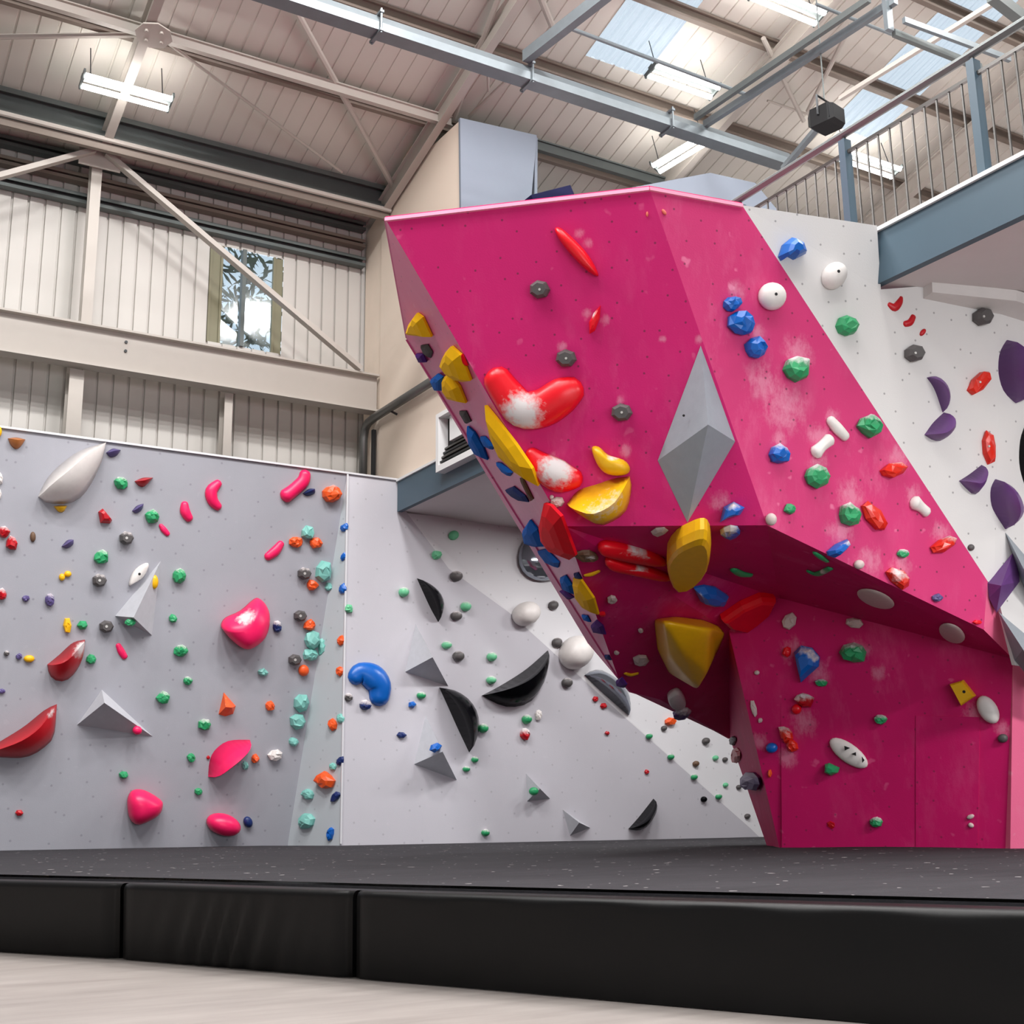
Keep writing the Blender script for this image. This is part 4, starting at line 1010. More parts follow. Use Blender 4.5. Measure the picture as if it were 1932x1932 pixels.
R('G1', 'grey', 12, 1233, 11, 11, chalk=('top', .2)); R('G1', 'violet', 36, 1239, 12, 12); E_('G1', 'yellow', 55, 1243, 21, 14)
S('G1', 'dred', [(90, 1254), (112, 1236), (138, 1213), (161, 1207)], [(90, 1254), (94, 1274), (110, 1286), (130, 1282), (148, 1262), (158, 1238), (161, 1207)], .26, .22, chalk=[(150, 1216, 26), (118, 1238, 14)], lab='red wedge macro with a chalked top, above the longer red one', shape='wedge')
R('G1', 'green', 172, 1243, 19, 18, n=7); C('G1', 'pink', [(223, 1217, 5), (229, 1229, 7), (236, 1240, 6)], .8); R('G1', 'green', 342, 1228, 26, 24, chalk=('top', .15)); R('G1', 'green', 354, 1284, 18, 16, chalk=('top', .15)); R('G1', 'green', 309, 1316, 26, 24, -20, chalk=('top', .15)); R('G1', 'violet', 4, 1304, 14, 10)
P('G1', 'vol', [(145, 1368, 0), (192, 1301, 0), (289, 1390, 0), (197, 1326, .32)], [(0, 1, 3), (1, 2, 3), (0, 2, 3)], lab='broad grey pyramid volume with a black underside on the left grey wall')
E_('G1', 'pink', 259, 1378, 18, 17, lift=.1, lab='small pink ball on the underside of the broad grey pyramid')
S('G1', 'dred', [(-30, 1420), (0, 1400), (45, 1372), (85, 1340), (108, 1329)], [(-30, 1420), (-10, 1428), (20, 1431), (52, 1429), (82, 1413), (103, 1388), (108, 1329)], .28, .2, chalk=[(100, 1336, 20), (70, 1352, 12)], lab='long red wedge macro cut by the photo border', shape='wedge')
R('G1', 'green', 387, 1367, 24, 24, n=7, chalk=('top', .15)); R('G1', 'green', 361, 1430, 16, 18); R('G1', 'green', 233, 1463, 18, 16, n=7); R('G1', 'green', 375, 1493, 16, 14, n=7)
O('G1', 'pink', [(244, 1505), (254, 1492), (276, 1492), (304, 1508), (310, 1520), (300, 1539), (264, 1556), (248, 1546), (243, 1525)], .24, 'dome', lab='round pink boss low on the left grey wall, above the crack', apex=(272, 1526))
R('G1', 'dred', 36, 1534, 16, 12, n=6); R('G1', 'dred', 393, 1429, 7, 7)
C('G1', 'pink', [(577, 893, 11), (573, 908, 13), (556, 924, 13), (540, 936, 14)], .95, lab='pink S-shaped macro hold at the top of the left grey wall')
S('G1', 'navy', [(571, 931), (583, 922), (594, 922)], [(571, 931), (580, 936), (594, 931), (594, 922)], .06, lab='navy wedge tucked under the pink S-shaped macro'); R('G1', 'orange', 626, 932, 36, 34, chalk=('top', 0))
R('G1', 'teal', 581, 1006, 26, 28, n=7); R('G1', 'orange', 559, 1022, 24, 22); R('G1', 'orange', 597, 1025, 24, 22)
C('G1', 'pink', [(531, 1025, 7), (520, 1040, 10), (505, 1051, 8)], .9); H('G1', 'grey', 575, 1082, 26, 24, chalk=('top', .1)); R('G1', 'teal', 612, 1079, 32, 40, n=7); R('G1', 'orange', 590, 1104, 22, 20); R('G1', 'teal', 621, 1107, 15, 16)
O('G1', 'pink', [(421, 1177), (430, 1165), (458, 1152), (485, 1129), (497, 1129), (508, 1142), (513, 1162), (505, 1195), (481, 1216), (462, 1218), (440, 1203), (424, 1185)], .30, 'dome', lab='big pink rounded boss in the middle of the left grey wall', apex=(470, 1190), chalk=(462, 1162, 20))
R('G1', 'navy', 523, 1182, 18, 22, chalk=('top', .35)); H('G1', 'grey', 567, 1162, 25, 22); R('G1', 'orange', 585, 1180, 22, 22)
R('G1', 'teal', 590, 1208, 30, 34, n=8); R('G1', 'teal', 612, 1221, 24, 38, n=8); R('G1', 'teal', 586, 1235, 30, 24, n=8); H('G1', 'grey', 557, 1245, 25, 22); E_('G1', 'orange', 573, 1265, 20, 22)
R('G1', 'teal', 496, 1269, 18, 16)
P('G1', 'orange', [(412, 1348, 0), (422, 1306, 0), (445, 1332, 0), (440, 1347, 0), (425, 1352, 0), (426, 1334, .13), (438, 1335, .12)], [(0, 1, 5), (1, 6, 5), (1, 2, 6), (2, 3, 6), (3, 4, 5, 6), (4, 0, 5)], name='climbing_hold', cat='climbing hold', lab='orange cone-shaped hold with a chalk-pale top on the left grey wall', chalk=(426, 1312, 22))
R('G1', 'orange', 510, 1332, 17, 18); R('G1', 'teal', 569, 1326, 30, 36, n=7); R('G1', 'teal', 562, 1362, 30, 34, n=7); R('G1', 'teal', 554, 1400, 18, 18)
S('G1', 'pink', [(394, 1466), (396, 1438), (406, 1416), (432, 1398), (472, 1396)], [(394, 1466), (410, 1466), (430, 1454), (455, 1434), (470, 1414), (472, 1396)], .26, .72, lab='pink shark-fin macro with a hollow underside on the left grey wall', shape='fin', bulge=.7)
R('G1', 'orange', 482, 1432, 17, 18); R('G1', 'white', 520, 1425, 28, 24, -20, n=7); R('G1', 'teal', 463, 1444, 13, 18)
E_('G1', 'pink', 422, 1556, 66, 42, 15, .9, lab='pink lens-shaped boss at the foot of the left grey wall'); E_('G1', 'navy', 468, 1551, 17, 22, -20)
# ---- corner panel
for x, y, c, w_, h_, r in ((649, 995, 'blue', 12, 18, 30), (648, 1050, 'blue', 10, 17, 20), (646, 1110, 'blue', 13, 20, 15), (643, 1208, 'orange', 13, 20, 10), (641, 1266, 'orange', 13, 18, 0), (627, 1367, 'orange', 16, 22, 0), (642, 1355, 'teal', 13, 18, 0), (641, 1436, 'navy', 12, 20, 30), (627, 1446, 'teal', 12, 14, 0), (612, 1473, 'orange', 32, 32, 0), (580, 1499, 'teal', 22, 20, 0), (577, 1550, 'teal', 26, 30, 30), (632, 1503, 'navy', 13, 24, 40), (622, 1573, 'blue', 14, 24, 10)):
    R('G2', c, x, y, w_, h_, r, n=8)
# ---- light grey wall
R('G3', 'mint', 658, 1148, 17, 18, n=7)
C('G3', 'blue', [(670, 1280, 16), (682, 1269, 20), (704, 1276, 26), (718, 1294, 25), (717, 1319, 20)], .8, lab='big blue comma-shaped macro beside the corner of the light grey wall', shape='comma')
R('G3', 'grey', 658, 1315, 16, 16, chalk=('top', .4)); R('G3', 'navy', 689, 1331, 22, 20, chalk=('top', .45), lab='navy hold with a chalky top under the blue comma macro')
E_('G4', 'mint', 856, 1010, 18, 18); R('G3', 'mint', 824, 1047, 18, 18); E_('G3', 'grey', 861, 1087, 24, 20, chalk=('top', .2))
S('G3', 'black', [(788, 1091), (800, 1118), (814, 1148), (828, 1173)], [(788, 1091), (812, 1102), (830, 1118), (838, 1138), (834, 1160), (828, 1173)], .22, .2, lab='glossy black half-moon volume high on the light grey wall', shape='half moon', name='wall_volume', cat='climbing volume')
for x, y, w_, h_ in ((762, 1117, 19, 19), (879, 1144, 19, 19), (843, 1217, 19, 15), (928, 1239, 18, 18), (795, 1312, 17, 14), (927, 1283, 18, 16), (994, 1357, 18, 18), (912, 1374, 18, 18), (896, 1433, 13, 12), (880, 1451, 14, 11), (916, 1571, 15, 14)):
    E_('G3', 'mint' if y < 1300 else 'green', x, y, w_, h_, ht=.7, chalk=('top', .25))
E_('G3', 'grey', 861, 1162, 22, 18, chalk=('top', .2)); E_('G3', 'grey', 865, 1238, 22, 20, chalk=('top', .1))
P('G3', 'vol', [(764, 1268, 0), (784, 1177, 0), (846, 1295, 0), (816, 1240, .34)], [(0, 1, 3), (1, 2, 3), (0, 2, 3)], lab='pale grey pyramid volume beside the blue comma macro, above the black half moon')
P('G3', 'vol', [(781, 1442, 0), (803, 1350, 0), (862, 1472, 0), (835, 1418, .34)], [(0, 1, 3), (1, 2, 3), (0, 2, 3)], lab='pale grey pyramid volume with a blue hold on it, low on the light grey wall')
R('G3', 'blue', 823, 1411, 24, 18, -20, n=6, lift=.27, lab='blue hold on the flank of the lower pale grey pyramid')
R('G3', 'blue', 778, 1329, 16, 15, n=5); R('G3', 'navy', 758, 1387, 18, 14, n=6)
S('G3', 'black', [(831, 1297), (845, 1328), (866, 1375), (887, 1419)], [(831, 1297), (858, 1301), (884, 1316), (901, 1342), (904, 1372), (898, 1398), (887, 1419)], .30, .18, lab='glossy black half-moon volume below the pale grey pyramid', shape='half moon', name='wall_volume', cat='climbing volume')
S('G3', 'black', [(911, 1312), (950, 1291), (995, 1262), (1035, 1227)], [(911, 1312), (940, 1328), (968, 1334), (1000, 1326), (1021, 1302), (1033, 1265), (1035, 1227)], .30, .2, lab='largest glossy black half-moon volume in the middle of the light grey wall', shape='half moon', name='wall_volume', cat='climbing volume')
E_('G4', 'white', 993, 1158, 46, 46, ht=.75, lab='smaller of the two white balls on the white slab', shape='ball'); E_('G4', 'white', 1087, 1231, 56, 64, ht=.75, lab='bigger white ball on the white slab, nearer the boulder edge', shape='ball')
for x, y in ((1044, 1142), (1051, 1212)): E_('G4', 'grey', x, y, 18, 18, chalk=('top', .15))
E_('G3', 'grey', 1070, 1288, 20, 19, chalk=('top', .15))
R('G3', 'white', 1016, 1349, 13, 20); R('G3', 'dred', 991, 1385, 20, 24, chalk=('top', .45))
P('G3', 'vol', [(992, 1459, 0), (1038, 1507, 0), (994, 1512, 0), (1019, 1488, .17)], [(0, 1, 3), (1, 2, 3), (0, 2, 3)], lab='small grey pyramid volume with a green hold on it near the foot of the wall')
E_('G3', 'green', 1007, 1493, 17, 16, lift=.11, lab='green hold on the small grey pyramid volume')
P('G3', 'vol', [(1061, 1527, 0), (1114, 1562, 0), (1075, 1577, 0), (1093, 1552, .17)], [(0, 1, 3), (1, 2, 3), (0, 2, 3)], lab='lowest small grey pyramid volume near the foot of the light grey wall')
S('G3', 'black', [(1187, 1564), (1208, 1540), (1234, 1507)], [(1187, 1564), (1203, 1567), (1219, 1562), (1232, 1542), (1237, 1524), (1234, 1507)], .2, .25, lab='small black half-moon volume at the foot of the light grey wall', shape='half moon', name='wall_volume', cat='climbing volume')
S('G4', 'chrome', [(1188, 1349), (1160, 1325), (1130, 1298), (1105, 1273)], [(1188, 1349), (1186, 1308), (1167, 1282), (1140, 1264), (1120, 1264), (1105, 1273)], .22, .15, lab='mirror-like grey half-moon volume beside the boulder edge', shape='half moon', name='wall_volume', cat='climbing volume')
for x, y, c, d in ((1124, 1319, 'dred', 11), (1139, 1332, 'dred', 11), (1146, 1383, 'dred', 9), (1221, 1456, 'dred', 9)): R('G3', c, x, y, d, d, n=6)
for x, y, c, d in ((1225, 1389, 'green', 11), (1266, 1428, 'green', 11), (1310, 1466, 'green', 11), (1356, 1503, 'green', 11), (1328, 1508, 'black', 11)): E_('G3' if c == 'black' else 'G4', c, x, y, d, d, ht=.7, chalk=('top', .2) if c == 'green' else None)
for x, y, c, d in ((1313, 1441, 'dbrown', 11), (1332, 1398, 'grey', 13), (1253, 1374, 'grey', 10), (1350, 1430, 'mint', 10), (1368, 1433, 'grey', 9), (1369, 1481, 'mint', 9), (1394, 1485, 'grey', 9), (1410, 1540, 'grey', 10)): E_('G4', c, x, y, d, d, ht=.7)
R('G4', 'orange', 1265, 1361, 22, 16, n=7)
E_('G4', 'chrome', 1040, 1040, 130, 104, -35, .35, lab='mirror-like dark lens volume half hidden behind the boulder flank', shape='lens')
# ---- boulder front
O('F1', 'red', [(1046, 431), (1058, 430), (1084, 452), (1110, 481), (1127, 512), (1126, 521), (1104, 508), (1072, 475), (1053, 449)], .085, 'dome', lab='long red spindle hold at the top of the boulder front', shape='spindle')
H('F1', 'grey', 1018, 546, 40, 36, 0, lab='topmost of three grey hexagonal holds on the boulder front', b=2.4); H('F1', 'grey', 1068, 676, 41, 35, 10, lab='middle of three grey hexagonal holds on the boulder front', b=2.4); H('F1', 'grey', 1173, 778, 42, 35, 5, lab='lowest of three grey hexagonal holds on the boulder front', b=2.4)
O('F1', 'red', [(1112, 630), (1111, 608), (1120, 590), (1133, 576), (1131, 601), (1122, 624)], .05, 'facet', smooth=False, k=1, chalk=(1118, 592, 10), lab='small split red crimp hold between the grey hexagonal holds')
C('F1', 'red', [(934, 712, 28), (953, 740, 32), (982, 772, 37), (1022, 770, 38), (1060, 746, 36), (1082, 734, 27)], .8, n=8, chalk=(986, 780, 44), lab='big red V-shaped macro with a chalked middle on the boulder front', shape='V')
C('F1', 'red', [(1001, 855, 14), (1022, 880, 28), (1055, 900, 32), (1086, 904, 20)], .9, n=8, chalk=(1050, 886, 36), lab='red macro with a round chalk patch below the V-shaped one')
O('F1', 'yellow', [(1116, 845), (1129, 843), (1146, 858), (1176, 868), (1188, 882), (1184, 894), (1164, 898), (1140, 892), (1124, 872)], .10, 'dome', chalk=(1157, 856, 16), lab='small yellow kidney-shaped hold right of the chalked red macro')
S('F1', 'yellow', [(1069, 951), (1090, 926), (1126, 914), (1158, 903), (1187, 899)], [(1069, 951), (1100, 976), (1132, 992), (1160, 982), (1182, 962), (1191, 920), (1187, 899)], .24, .62, chalk=(1130, 936, 42), lab='big yellow bowl macro with a chalked dish on the boulder front', shape='bowl', bulge=.8)
R('F1', 'cream', 1052, 948, 27, 24, n=7, lab='chalky pale hold beside the tip of the big yellow bowl macro')
P('F1', 'volg', [(1322, 652, 0), (1387, 833, 0), (1297, 986, 0), (1241, 869, 0), (1301, 709, .0), (1336, 801, .30)], [(0, 1, 5), (0, 5, 4), (4, 5, 2, 3), (1, 2, 5)], lab='tall grey diamond volume straddling the boulder front near its corner', shape='diamond', hole=(1290, 784, .15))
O('F1', 'blue', [(1358, 986), (1365, 957), (1384, 947), (1405, 958), (1396, 972), (1374, 978)], .10, 'facet', smooth=False, k=1, chalk=[(1380, 950, 16)], lab='blue chalk-topped hold at the lower corner of the boulder front')
E_('F1', 'cream', 1455, 980, 22, 24, lab='round pale hold on the lower corner between boulder front and side')
E_('F1', 'lred', 1221, 404, 5, 10); E_('F1', 'cream', 1041, 938, 8, 9)
# ---- boulder right side
R('F2', 'blue', 1382, 573, 34, 32, 0, lab='topmost of three touching blue holds on the boulder side'); R('F2', 'blue', 1401, 609, 44, 54, -35, lab='middle of three touching blue holds on the boulder side'); R('F2', 'blue', 1427, 655, 40, 42, 0, lab='lowest of three touching blue holds on the boulder side')
E_('F2', 'white', 1457, 559, 48, 54, -25, hole=(1464, 555, 3), lab='white egg-shaped hold on the boulder side near the white wall'); E_('F2', 'lred', 1253, 400, 6, 13, -35)
R('F2', 'green', 1506, 696, 50, 48, n=8, chalk=('top', .3)); C('F2', 'white', [(1568, 792, 10), (1582, 808, 12), (1597, 824, 10)], 1, lab='white capsule-shaped hold above the white bone-shaped one', shape='capsule')
C('F2', 'white', [(1542, 853, 14), (1553, 841, 11), (1567, 829, 13)], 1, lab='white bone-shaped hold below the white capsule', shape='bone'); R('F2', 'green', 1644, 803, 44, 42, chalk=('top', .2), n=8)
R('F2', 'blue', 1472, 857, 36, 40, chalk=('top', .25), n=8); R('F2', 'green', 1543, 898, 46, 42, chalk=('top', .2), n=8); R('F2', 'vred', 1687, 887, 54, 26, -14, n=7, chalk=('top', .05), lab='orange red bar hold on the boulder side near the white wall, upper one')
C('F2', 'white', [(1729, 948, 15), (1740, 957, 11), (1750, 966, 11)], 1, lab='white peanut-shaped hold on the boulder side', shape='peanut')
R('F2', 'green', 1605, 971, 40, 46, chalk=('top', .25), n=8); R('F2', 'green', 1491, 960, 21, 20); R('F2', 'vred', 1652, 976, 66, 28, 54, n=7, lab='orange red bar hold slanting steeply beside a green hold on the boulder side')
O('F2', 'blue', [(1564, 1040), (1580, 1026), (1600, 1017), (1604, 1026), (1590, 1042), (1578, 1052), (1566, 1048)], .09, 'facet', smooth=False, k=1, chalk=(1594, 1020, 14)); E_('F2', 'cream', 1621, 1065, 18, 18); R('F2', 'green', 1704, 1044, 23, 16, chalk=('top', .3)); R('F2', 'vred', 1782, 1027, 50, 24, -25, n=7, chalk=('top', .15), lab='orange red bar hold lowest along the edge to the white wall')
R('F2', 'vred', 1697, 1090, 54, 30, 40, n=7, chalk=[(1692, 1082, 16), (1706, 1090, 10)], lab='chalk-covered red bar hold near the lower edge of the boulder side'); R('F2', 'violet', 1770, 1128, 19, 16); R('F2', 'red', 1845, 1174, 18, 9, n=6)
# ---- white wall
O('W1', 'blue', [(1473, 482), (1480, 460), (1496, 447), (1515, 458), (1522, 478), (1502, 488), (1488, 480), (1478, 490)], .12, 'facet', smooth=False, k=1, lab='blue craggy hold at the top of the white wall'); E_('W1', 'white', 1574, 520, 44, 54, 20, hole=(1582, 512, 3), lab='white egg-shaped hold at the top of the white wall')
R('W1', 'green', 1599, 614, 42, 42, n=8, lab='green craggy hold on the white wall'); C('W1', 'dred', [(1678, 574, 5), (1689, 580, 8), (1698, 570, 7), (1701, 561, 4)], .8, lab='topmost red hooked hold under the balcony beam', shape='hook'); C('W1', 'dred', [(1708, 611, 6), (1718, 608, 7), (1724, 597, 6)], .8, lab='second red hooked hold under the balcony beam', shape='hook'); E_('W1', 'dred', 1741, 627, 9, 16, 35, lab='tiny red hold below the two red hooked ones')
H('W1', 'grey', 1856, 597, 36, 34, lab='dark grey faceted hold under the balcony bulkhead', b=2.4); H('W1', 'grey', 1727, 666, 36, 33, lab='dark grey faceted hold above the purple half moons', b=2.4)
S('W1', 'purple', [(1750, 712), (1765, 735), (1780, 778)], [(1750, 712), (1766, 709), (1780, 720), (1788, 745), (1787, 765), (1780, 778)], .12, .15, lab='uppermost purple half-moon hold on the white wall', shape='half moon')
S('W1', 'purple', [(1746, 820), (1762, 797), (1782, 778)], [(1746, 820), (1762, 830), (1778, 831), (1793, 818), (1795, 798), (1782, 778)], .14, .55, lab='purple half-moon hold touching the uppermost purple one from below', shape='half moon')
R('W1', 'vred', 1849, 721, 54, 28, -48, n=7, b=2.2, lab='red bar hold tilted on the white wall'); R('W1', 'vred', 1866, 842, 25, 66, -5, n=7, b=2.2, lab='upright red bar hold on the white wall')
S('W1', 'purple', [(1811, 907), (1832, 893), (1853, 877)], [(1811, 907), (1825, 922), (1842, 933), (1855, 905), (1853, 877)], .12, .5, lab='small purple wedge hold left of the pointed purple volume')
S('W3', 'purple', [(1881, 904), (1873, 925), (1877, 960), (1900, 998)], [(1881, 904), (1905, 920), (1920, 942), (1926, 965), (1915, 985), (1900, 998)], .2, .25, lab='pointed purple volume hanging above the grey spike at the photo border', shape='pointed leaf')
S('W3', 'purple', [(1903, 641), (1890, 665), (1888, 705), (1898, 738), (1920, 760)], [(1903, 641), (1930, 665), (1948, 700), (1945, 745), (1920, 760)], .22, .4, lab='large purple bulb volume cut by the photo border', shape='bulb')
S('W3', 'black', [(1938, 800), (1928, 830), (1927, 880), (1940, 925)], [(1938, 800), (1970, 830), (1972, 890), (1940, 925)], .2, .4, lab='black volume barely showing at the photo border', shape='bulb')
P('W1', 'purple', [(1911, 1043, 0), (1863, 1100, 0), (1866, 1128, 0), (1880, 1156, 0), (1924, 1097, 0), (1921, 1065, 0), (1889, 1105, .12)], [(0, 1, 6), (1, 2, 6), (2, 3, 6), (3, 4, 6), (4, 5, 6), (5, 0, 6)], lab='big purple prow volume with a chalk-pale top at the boulder edge', shape='prow', chalk=(1912, 1062, 34))
P('W3', 'volg', [(1896, 1003, .0), (1970, 1090, 0), (1975, 1200, 0), (1926, 1096, 0), (1932, 1075, .16)], [(0, 1, 4), (1, 2, 4), (2, 3, 4), (3, 0, 4)], lab='grey spike volume above the purple prow at the photo border', shape='spike')
P('W3', 'volg', [(1884, 1154, .0), (1975, 1230, 0), (1985, 1330, 0), (1914, 1246, 0), (1930, 1225, .2)], [(0, 1, 4), (1, 2, 4), (2, 3, 4), (3, 0, 4)], lab='dark grey block volume below the purple prow at the photo border', shape='block')
E_('W1', 'grey', 1832, 1033, 12, 13, lab='tiny dark hold on the white wall at the edge of the boulder side')
# ---- underside
def smudgy(wall, x, y, w_, h_, rot=0, lab=None): return R(wall, 'cream', x, y, w_, h_, rot, .35, n=7, lab=lab)
smudgy('U1', 1243, 1004, 34, 14, -10); smudgy('U1', 1155, 1132, 20, 16); smudgy('U1', 1209, 1248, 32, 22); smudgy('U1', 1163, 1232, 10, 7); smudgy('U1', 1209, 1190, 11, 7)
O('U1', 'red', [(1128, 1033), (1140, 1024), (1175, 1026), (1228, 1040), (1257, 1058), (1240, 1063), (1175, 1052), (1135, 1042)], .07, 'slab', chalk=(1195, 1043, 30), lab='upper of two long red rails on the boulder underside', shape='rail')
O('U1', 'red', [(1141, 1060), (1152, 1053), (1190, 1064), (1235, 1075), (1265, 1088), (1250, 1092), (1195, 1080), (1152, 1071)], .06, 'slab', chalk=(1205, 1076, 18), lab='lower of two long red rails on the boulder underside', shape='rail')
R('U1', 'dbrown', 1108, 1050, 44, 20, 8, chalk=[(1112, 1050, 10)], lab='brown and chalk-white hold on the boulder underside by its left edge'); C('U1', 'yellow', [(1104, 1086, 4), (1117, 1084, 6), (1130, 1078, 4)], .8, lab='upper small yellow crescent on the boulder underside')
O('U1', 'yellow', [(1321, 992), (1335, 995), (1342, 1018), (1335, 1058), (1310, 1090), (1279, 1101), (1262, 1074), (1258, 1040), (1276, 1014), (1300, 1000)], .16, 'slab', k=2, smooth=False, lab='upright yellow leaf-shaped macro on the boulder underside', shape='leaf')
R('U1', 'red', 1136, 1159, 13, 9); O('U1', 'blue', [(1310, 1112), (1330, 1108), (1352, 1112), (1376, 1128), (1370, 1142), (1345, 1143), (1322, 1136)], .08, 'facet', smooth=False, k=1, chalk=(1320, 1126, 12), lab='blue hold between the yellow macros on the boulder underside')
O('U1', 'red', [(1360, 1166), (1398, 1140), (1435, 1124), (1462, 1125), (1450, 1150), (1425, 1171), (1404, 1186), (1372, 1178)], .10, 'slab', smooth=False, k=1, chalk=(1425, 1155, 12), lab='flat red wedge on the boulder underside above the pillar', shape='wedge')
C('U1', 'green', [(1384, 1076, 8), (1398, 1084, 10), (1416, 1086, 7)], .8, lab='green jug on the boulder underside beside the yellow leaf macro')
C('U2', 'green', [(1537, 1044, 6), (1548, 1052, 8), (1560, 1060, 5)], .8, lab='upper of two green holds under the boulder roof'); C('U2', 'green', [(1524, 1078, 5), (1542, 1084, 7), (1566, 1073, 6)], .8, lab='lower of two green holds under the boulder roof', chalk=(1555, 1078, 14))
E_('U2', 'cream', 1652, 1130, 76, 30, 20, .25, lab='pale oval plate under the boulder roof, left one', shape='plate'); E_('U2', 'cream', 1796, 1195, 54, 32, 28, .25, lab='pale oval plate under the boulder roof, nearer the pillar end', shape='plate')
R('U1', 'blue', 1378, 1005, 38, 22, 0, n=8, chalk=('top', .35), lab='blue and white hold just under the lower edge of the boulder front')
P('U1', 'yellow', [(1234, 1168, 0), (1275, 1163, 0), (1325, 1169, 0), (1356, 1181, 0), (1368, 1196, 0), (1352, 1235, 0), (1300, 1290, 0), (1262, 1270, 0), (1240, 1225, 0), (1252, 1172, .16), (1340, 1188, .18), (1335, 1270, .30), (1318, 1303, .28), (1262, 1240, .20), (1285, 1225, .26)],
  [(0, 1, 9), (1, 2, 10, 9), (2, 3, 10), (3, 4, 10), (4, 5, 10), (5, 11, 10), (5, 6, 12, 11), (6, 7, 12), (7, 13, 12), (7, 8, 13), (8, 0, 9, 13), (9, 10, 14), (9, 14, 13), (13, 14, 12), (10, 11, 14), (14, 11, 12)], name='climbing_hold', cat='climbing hold', lab='huge yellow beak-shaped macro hanging from the boulder underside', chalk=(1330, 1278, 26), shape='beak', round_=9)
C('U1', 'yellow', [(1180, 1271, 4), (1190, 1274, 5), (1203, 1271, 4)], .8, lab='lower small yellow crescent on the boulder underside'); O('U1', 'white', [(1259, 1315), (1268, 1305), (1282, 1303), (1294, 1323), (1284, 1334), (1268, 1331)], .07, 'slab', lab='white block hold near the lower tip of the boulder underside'); R('U1', 'dpurple', 1286, 1347, 34, 18, -15, chalk=('top', .35), lab='purple chalky hold at the lower rim of the boulder underside')
# ---- pillar
smudgy('F3', 1488, 1172, 28, 34, 30); smudgy('F3', 1611, 1175, 34, 22, 10); O('F3', 'blue', [(1497, 1231), (1510, 1218), (1530, 1222), (1545, 1240), (1543, 1258), (1525, 1274), (1510, 1288), (1503, 1260)], .10, 'facet', smooth=False, k=1, chalk=[(1518, 1222, 16), (1540, 1240, 12)], lab='blue hold with chalky rim at the top of the boulder pillar')
R('F3', 'red', 1484, 1230, 17, 20); R('F3', 'green', 1609, 1231, 52, 42, n=8, chalk=('top', .2)); R('F3', 'green', 1549, 1288, 22, 16, chalk=('top', .2)); E_('F3', 'cream', 1428, 1269, 10, 9); R('F3', 'dred', 1517, 1320, 38, 26, 20, chalk=('top', .45)); E_('F3', 'red', 1503, 1338, 18, 20)
smudgy('F3', 1422, 1338, 12, 34, -15); smudgy('F3', 1434, 1359, 9, 10); R('F3', 'vred', 1482, 1386, 24, 34, -20, chalk=('top', .25), lab='upper chalky half of the orange red hold pair on the pillar'); R('F3', 'vred', 1494, 1407, 20, 30, -25, lab='lower half of the orange red hold pair on the pillar'); E_('F3', 'blue', 1456, 1411, 22, 20); R('F3', 'orange', 1452, 1460, 8, 17, n=6)
ob = E_('F3', 'white', 1601, 1421, 88, 36, 36, .32, lab='white oval slat with dark marks on the boulder pillar', shape='slat')
wq = Wp('F3', 1601, 1421)
for i, (x, y, a, b) in enumerate(((1598, 1411, 7, 5), (1613, 1422, 6, 4), (1629, 1433, 3, 7))):
    p = wq.at(x, y, .05, .062); MB().add([p+wq.side*a*wq.mpp*math.cos(k*2.09+i)+wq.up*b*wq.mpp*math.sin(k*2.09+i)+wq.n*o for o in (0, .004) for k in range(3)], [(0, 1, 2), (5, 4, 3), (0, 3, 4, 1), (1, 4, 5, 2), (2, 5, 3, 0)]).build('dark_mark', holem, ob)
O('F3', 'green', [(1556, 1442), (1563, 1440), (1583, 1449), (1580, 1458), (1568, 1464), (1555, 1458)], .07, 'facet', smooth=False, k=1); R('F3', 'green', 1661, 1357, 25, 19, chalk=('top', .25))
O('F3', 'yellow', [(1793, 1290), (1817, 1283), (1841, 1313), (1815, 1331)], .08, 'slab', smooth=False, k=1, hole=(1819, 1305, 3), chalk=[(1800, 1308, 9)], lab='yellow square hold on the boulder pillar'); E_('F3', 'white', 1864, 1339, 60, 36, 58, .5, lab='white spindle hold beside the yellow square one', shape='spindle')
E_('F3', 'grey', 1892, 1393, 20, 17, lab='dark round hold at the right edge of the pillar'); R('F3', 'green', 1652, 1551, 24, 21, chalk=('top', .25)); R('F3', 'dred', 1568, 1556, 20, 15, 25, .3, n=6); E_('F3', 'cream', 1831, 1541, 15, 9, -20); E_('F3', 'cream', 1832, 1557, 12, 9, 30)
R('P1', 'dpurple', 1416, 1474, 30, 36, -30, n=8, lab='purple hold on the outer edge of the boulder pillar'); R('P1', 'dred', 1388, 1426, 15, 30); R('P1', 'grey', 1382, 1398, 12, 17)
# ---- left flank
def FL(col, pts, lab, ht=.10, chalk=None, k=1, prof='facet'): return O('LF', col, pts, ht*.62, prof, smooth=False, k=k, lab=lab, chalk=chalk)
FL('yellow', [(767, 628), (774, 606), (784, 592), (795, 600), (812, 637), (800, 635), (772, 632)], 'topmost yellow hold on the boulder left flank', .12)
FL('grey', [(793, 652), (806, 650), (815, 665), (812, 676), (800, 668)], 'grey hold beside the small purple hold high on the boulder flank', .05); FL('dpurple', [(784, 668), (797, 668), (804, 684), (792, 684)], 'small purple hold high on the boulder flank edge', .06, (788, 668, 5))
FL('yellow', [(831, 686), (838, 666), (848, 655), (866, 671), (885, 720), (870, 722), (845, 706)], 'upper of two touching yellow holds on the boulder flank', .14); FL('yellow', [(836, 712), (845, 706), (864, 730), (877, 762), (850, 755), (837, 736)], 'lower of two touching yellow holds on the boulder flank', .12)
FL('red', [(866, 668), (872, 668), (882, 690), (876, 692)], 'small red chip hold at the corner of the boulder flank', .04); FL('blue', [(812, 716), (824, 706), (834, 712), (834, 738), (822, 738)], 'blue hold jutting from the boulder flank over the handrail', .08)
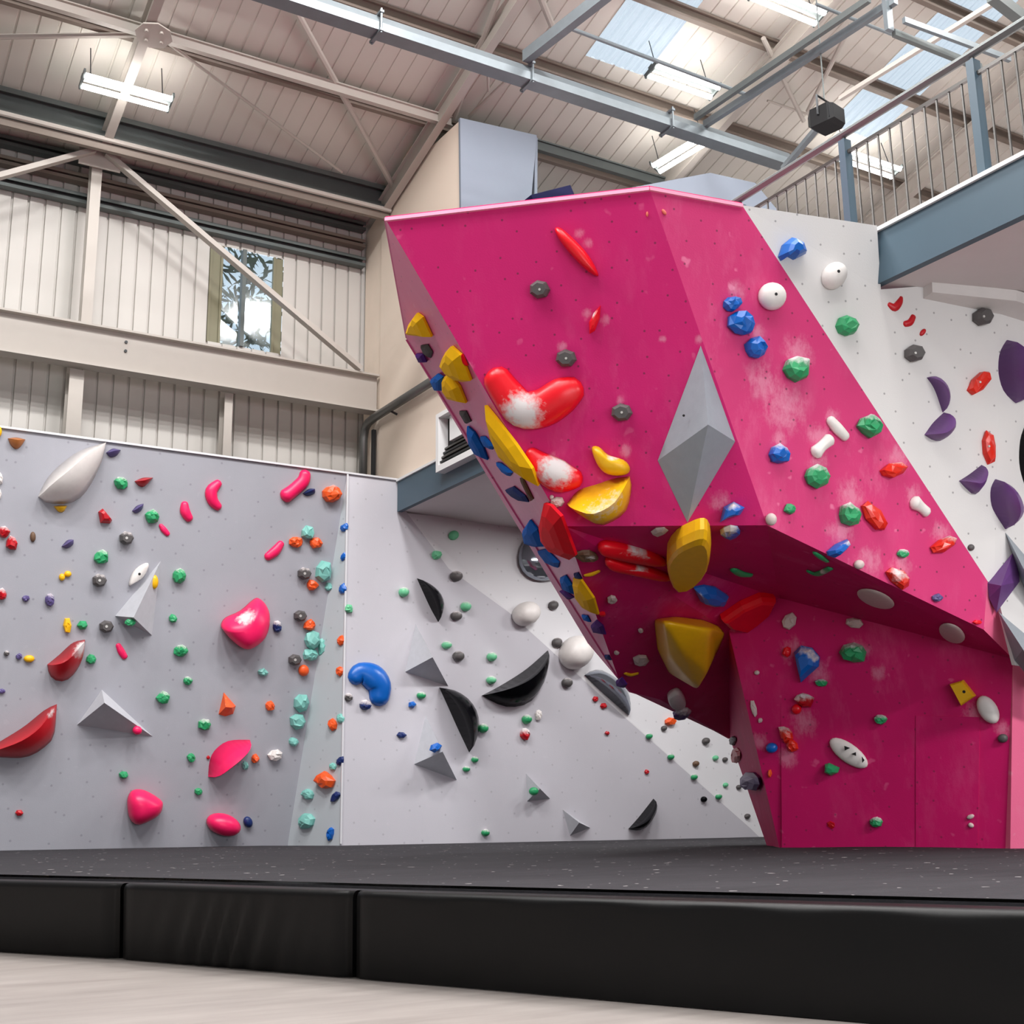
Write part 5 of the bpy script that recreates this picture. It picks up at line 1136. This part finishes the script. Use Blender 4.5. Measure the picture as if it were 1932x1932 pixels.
FL('yellow', [(912, 766), (930, 788), (970, 840), (1001, 886), (1013, 919), (985, 900), (945, 862), (924, 815)], 'long yellow blade macro along the boulder flank', .14)
FL('grey', [(866, 776), (878, 776), (888, 796), (880, 800)], 'dark grey hold on the boulder flank above the blue blade', .05); FL('blue', [(880, 805), (893, 816), (910, 846), (919, 869), (900, 860), (885, 835)], 'blue blade hold on the boulder flank beside the long yellow blade', .09)
FL('blue', [(905, 824), (914, 824), (930, 842), (929, 849), (914, 842)], 'small chalky blue hold between the blue and yellow blades', .05, (908, 826, 10)); FL('blue', [(935, 873), (944, 874), (966, 892), (962, 899), (948, 890)], 'chalky blue hold under the middle of the long yellow blade', .05, (940, 876, 11)); FL('navy', [(952, 925), (968, 918), (990, 936), (997, 948), (982, 946), (964, 936)], 'chalky navy hold below the tip of the long yellow blade', .05, (966, 926, 14))
FL('dbrown', [(980, 902), (986, 902), (1006, 942), (1001, 946)], 'thin brown hold at the tip of the long yellow blade', .03)
FL('red', [(1024, 951), (1036, 955), (1056, 976), (1084, 1050), (1072, 1058), (1042, 1046), (1022, 1020), (1017, 985)], 'big red blob macro wrapping the boulder flank', .14, (1024, 1000, 12)); FL('blue', [(985, 1002), (998, 982), (1012, 1000), (1026, 1032), (1010, 1033), (990, 1026)], 'big blue triangular hold left of the red blob macro', .10)
FL('blue', [(1013, 1040), (1030, 1036), (1054, 1062), (1052, 1072), (1030, 1062)], 'chalky blue hold below the big blue triangular one', .06, (1026, 1044, 14)); FL('yellow', [(1080, 1091), (1094, 1095), (1118, 1130), (1127, 1161), (1105, 1149), (1087, 1125)], 'upright yellow macro low on the boulder flank', .11)
FL('blue', [(1056, 1090), (1066, 1086), (1078, 1104), (1083, 1122), (1062, 1112)], 'blue hold left of the upright yellow macro', .07); FL('dpurple', [(1054, 1112), (1066, 1114), (1082, 1128), (1074, 1132)], 'purple hold under the blue one on the boulder flank', .05); FL('navy', [(1082, 1082), (1090, 1080), (1097, 1092), (1086, 1094)], 'tiny navy hold above the upright yellow macro', .03)
FL('dpurple', [(1114, 1180), (1124, 1170), (1136, 1180), (1142, 1198), (1120, 1194)], 'purple hold low on the boulder flank below the yellow macro', .06); FL('blue', [(1097, 1160), (1108, 1162), (1114, 1174), (1102, 1170)], 'small chalky blue hold below the upright yellow macro', .04, (1102, 1164, 8)); FL('navy', [(1140, 1236), (1148, 1236), (1153, 1246), (1143, 1244)], 'tiny dark hold near the bottom of the boulder flank', .03); FL('dpurple', [(1162, 1284), (1172, 1278), (1182, 1292), (1178, 1298), (1164, 1294)], 'lowest purple hold at the tip of the boulder flank', .06)
COLW = dict(green='green', mint='mint green', red='bright red', dred='dark red', vred='orange red', pink='pink', orange='orange', navy='navy', blue='blue', teal='pale teal', violet='dusky violet', purple='purple', dpurple='deep purple', grey='dark grey', black='black', white='white', yellow='yellow', brown='brown', dbrown='brown', lred='pale red', cream='chalky pale', vol='grey', volg='grey', chrome='mirror grey')
for i, (o, kind, wall, col, x, y, w_, h_, lab, cat, shape) in enumerate(RECS):
    tag(o, lab or LABELS.get(i) or ('%s climbing hold number %d here' % (COLW[col], i)), cat, ('volumes on ' if 'volume' in cat else 'holds on ')+WALLN[wall])
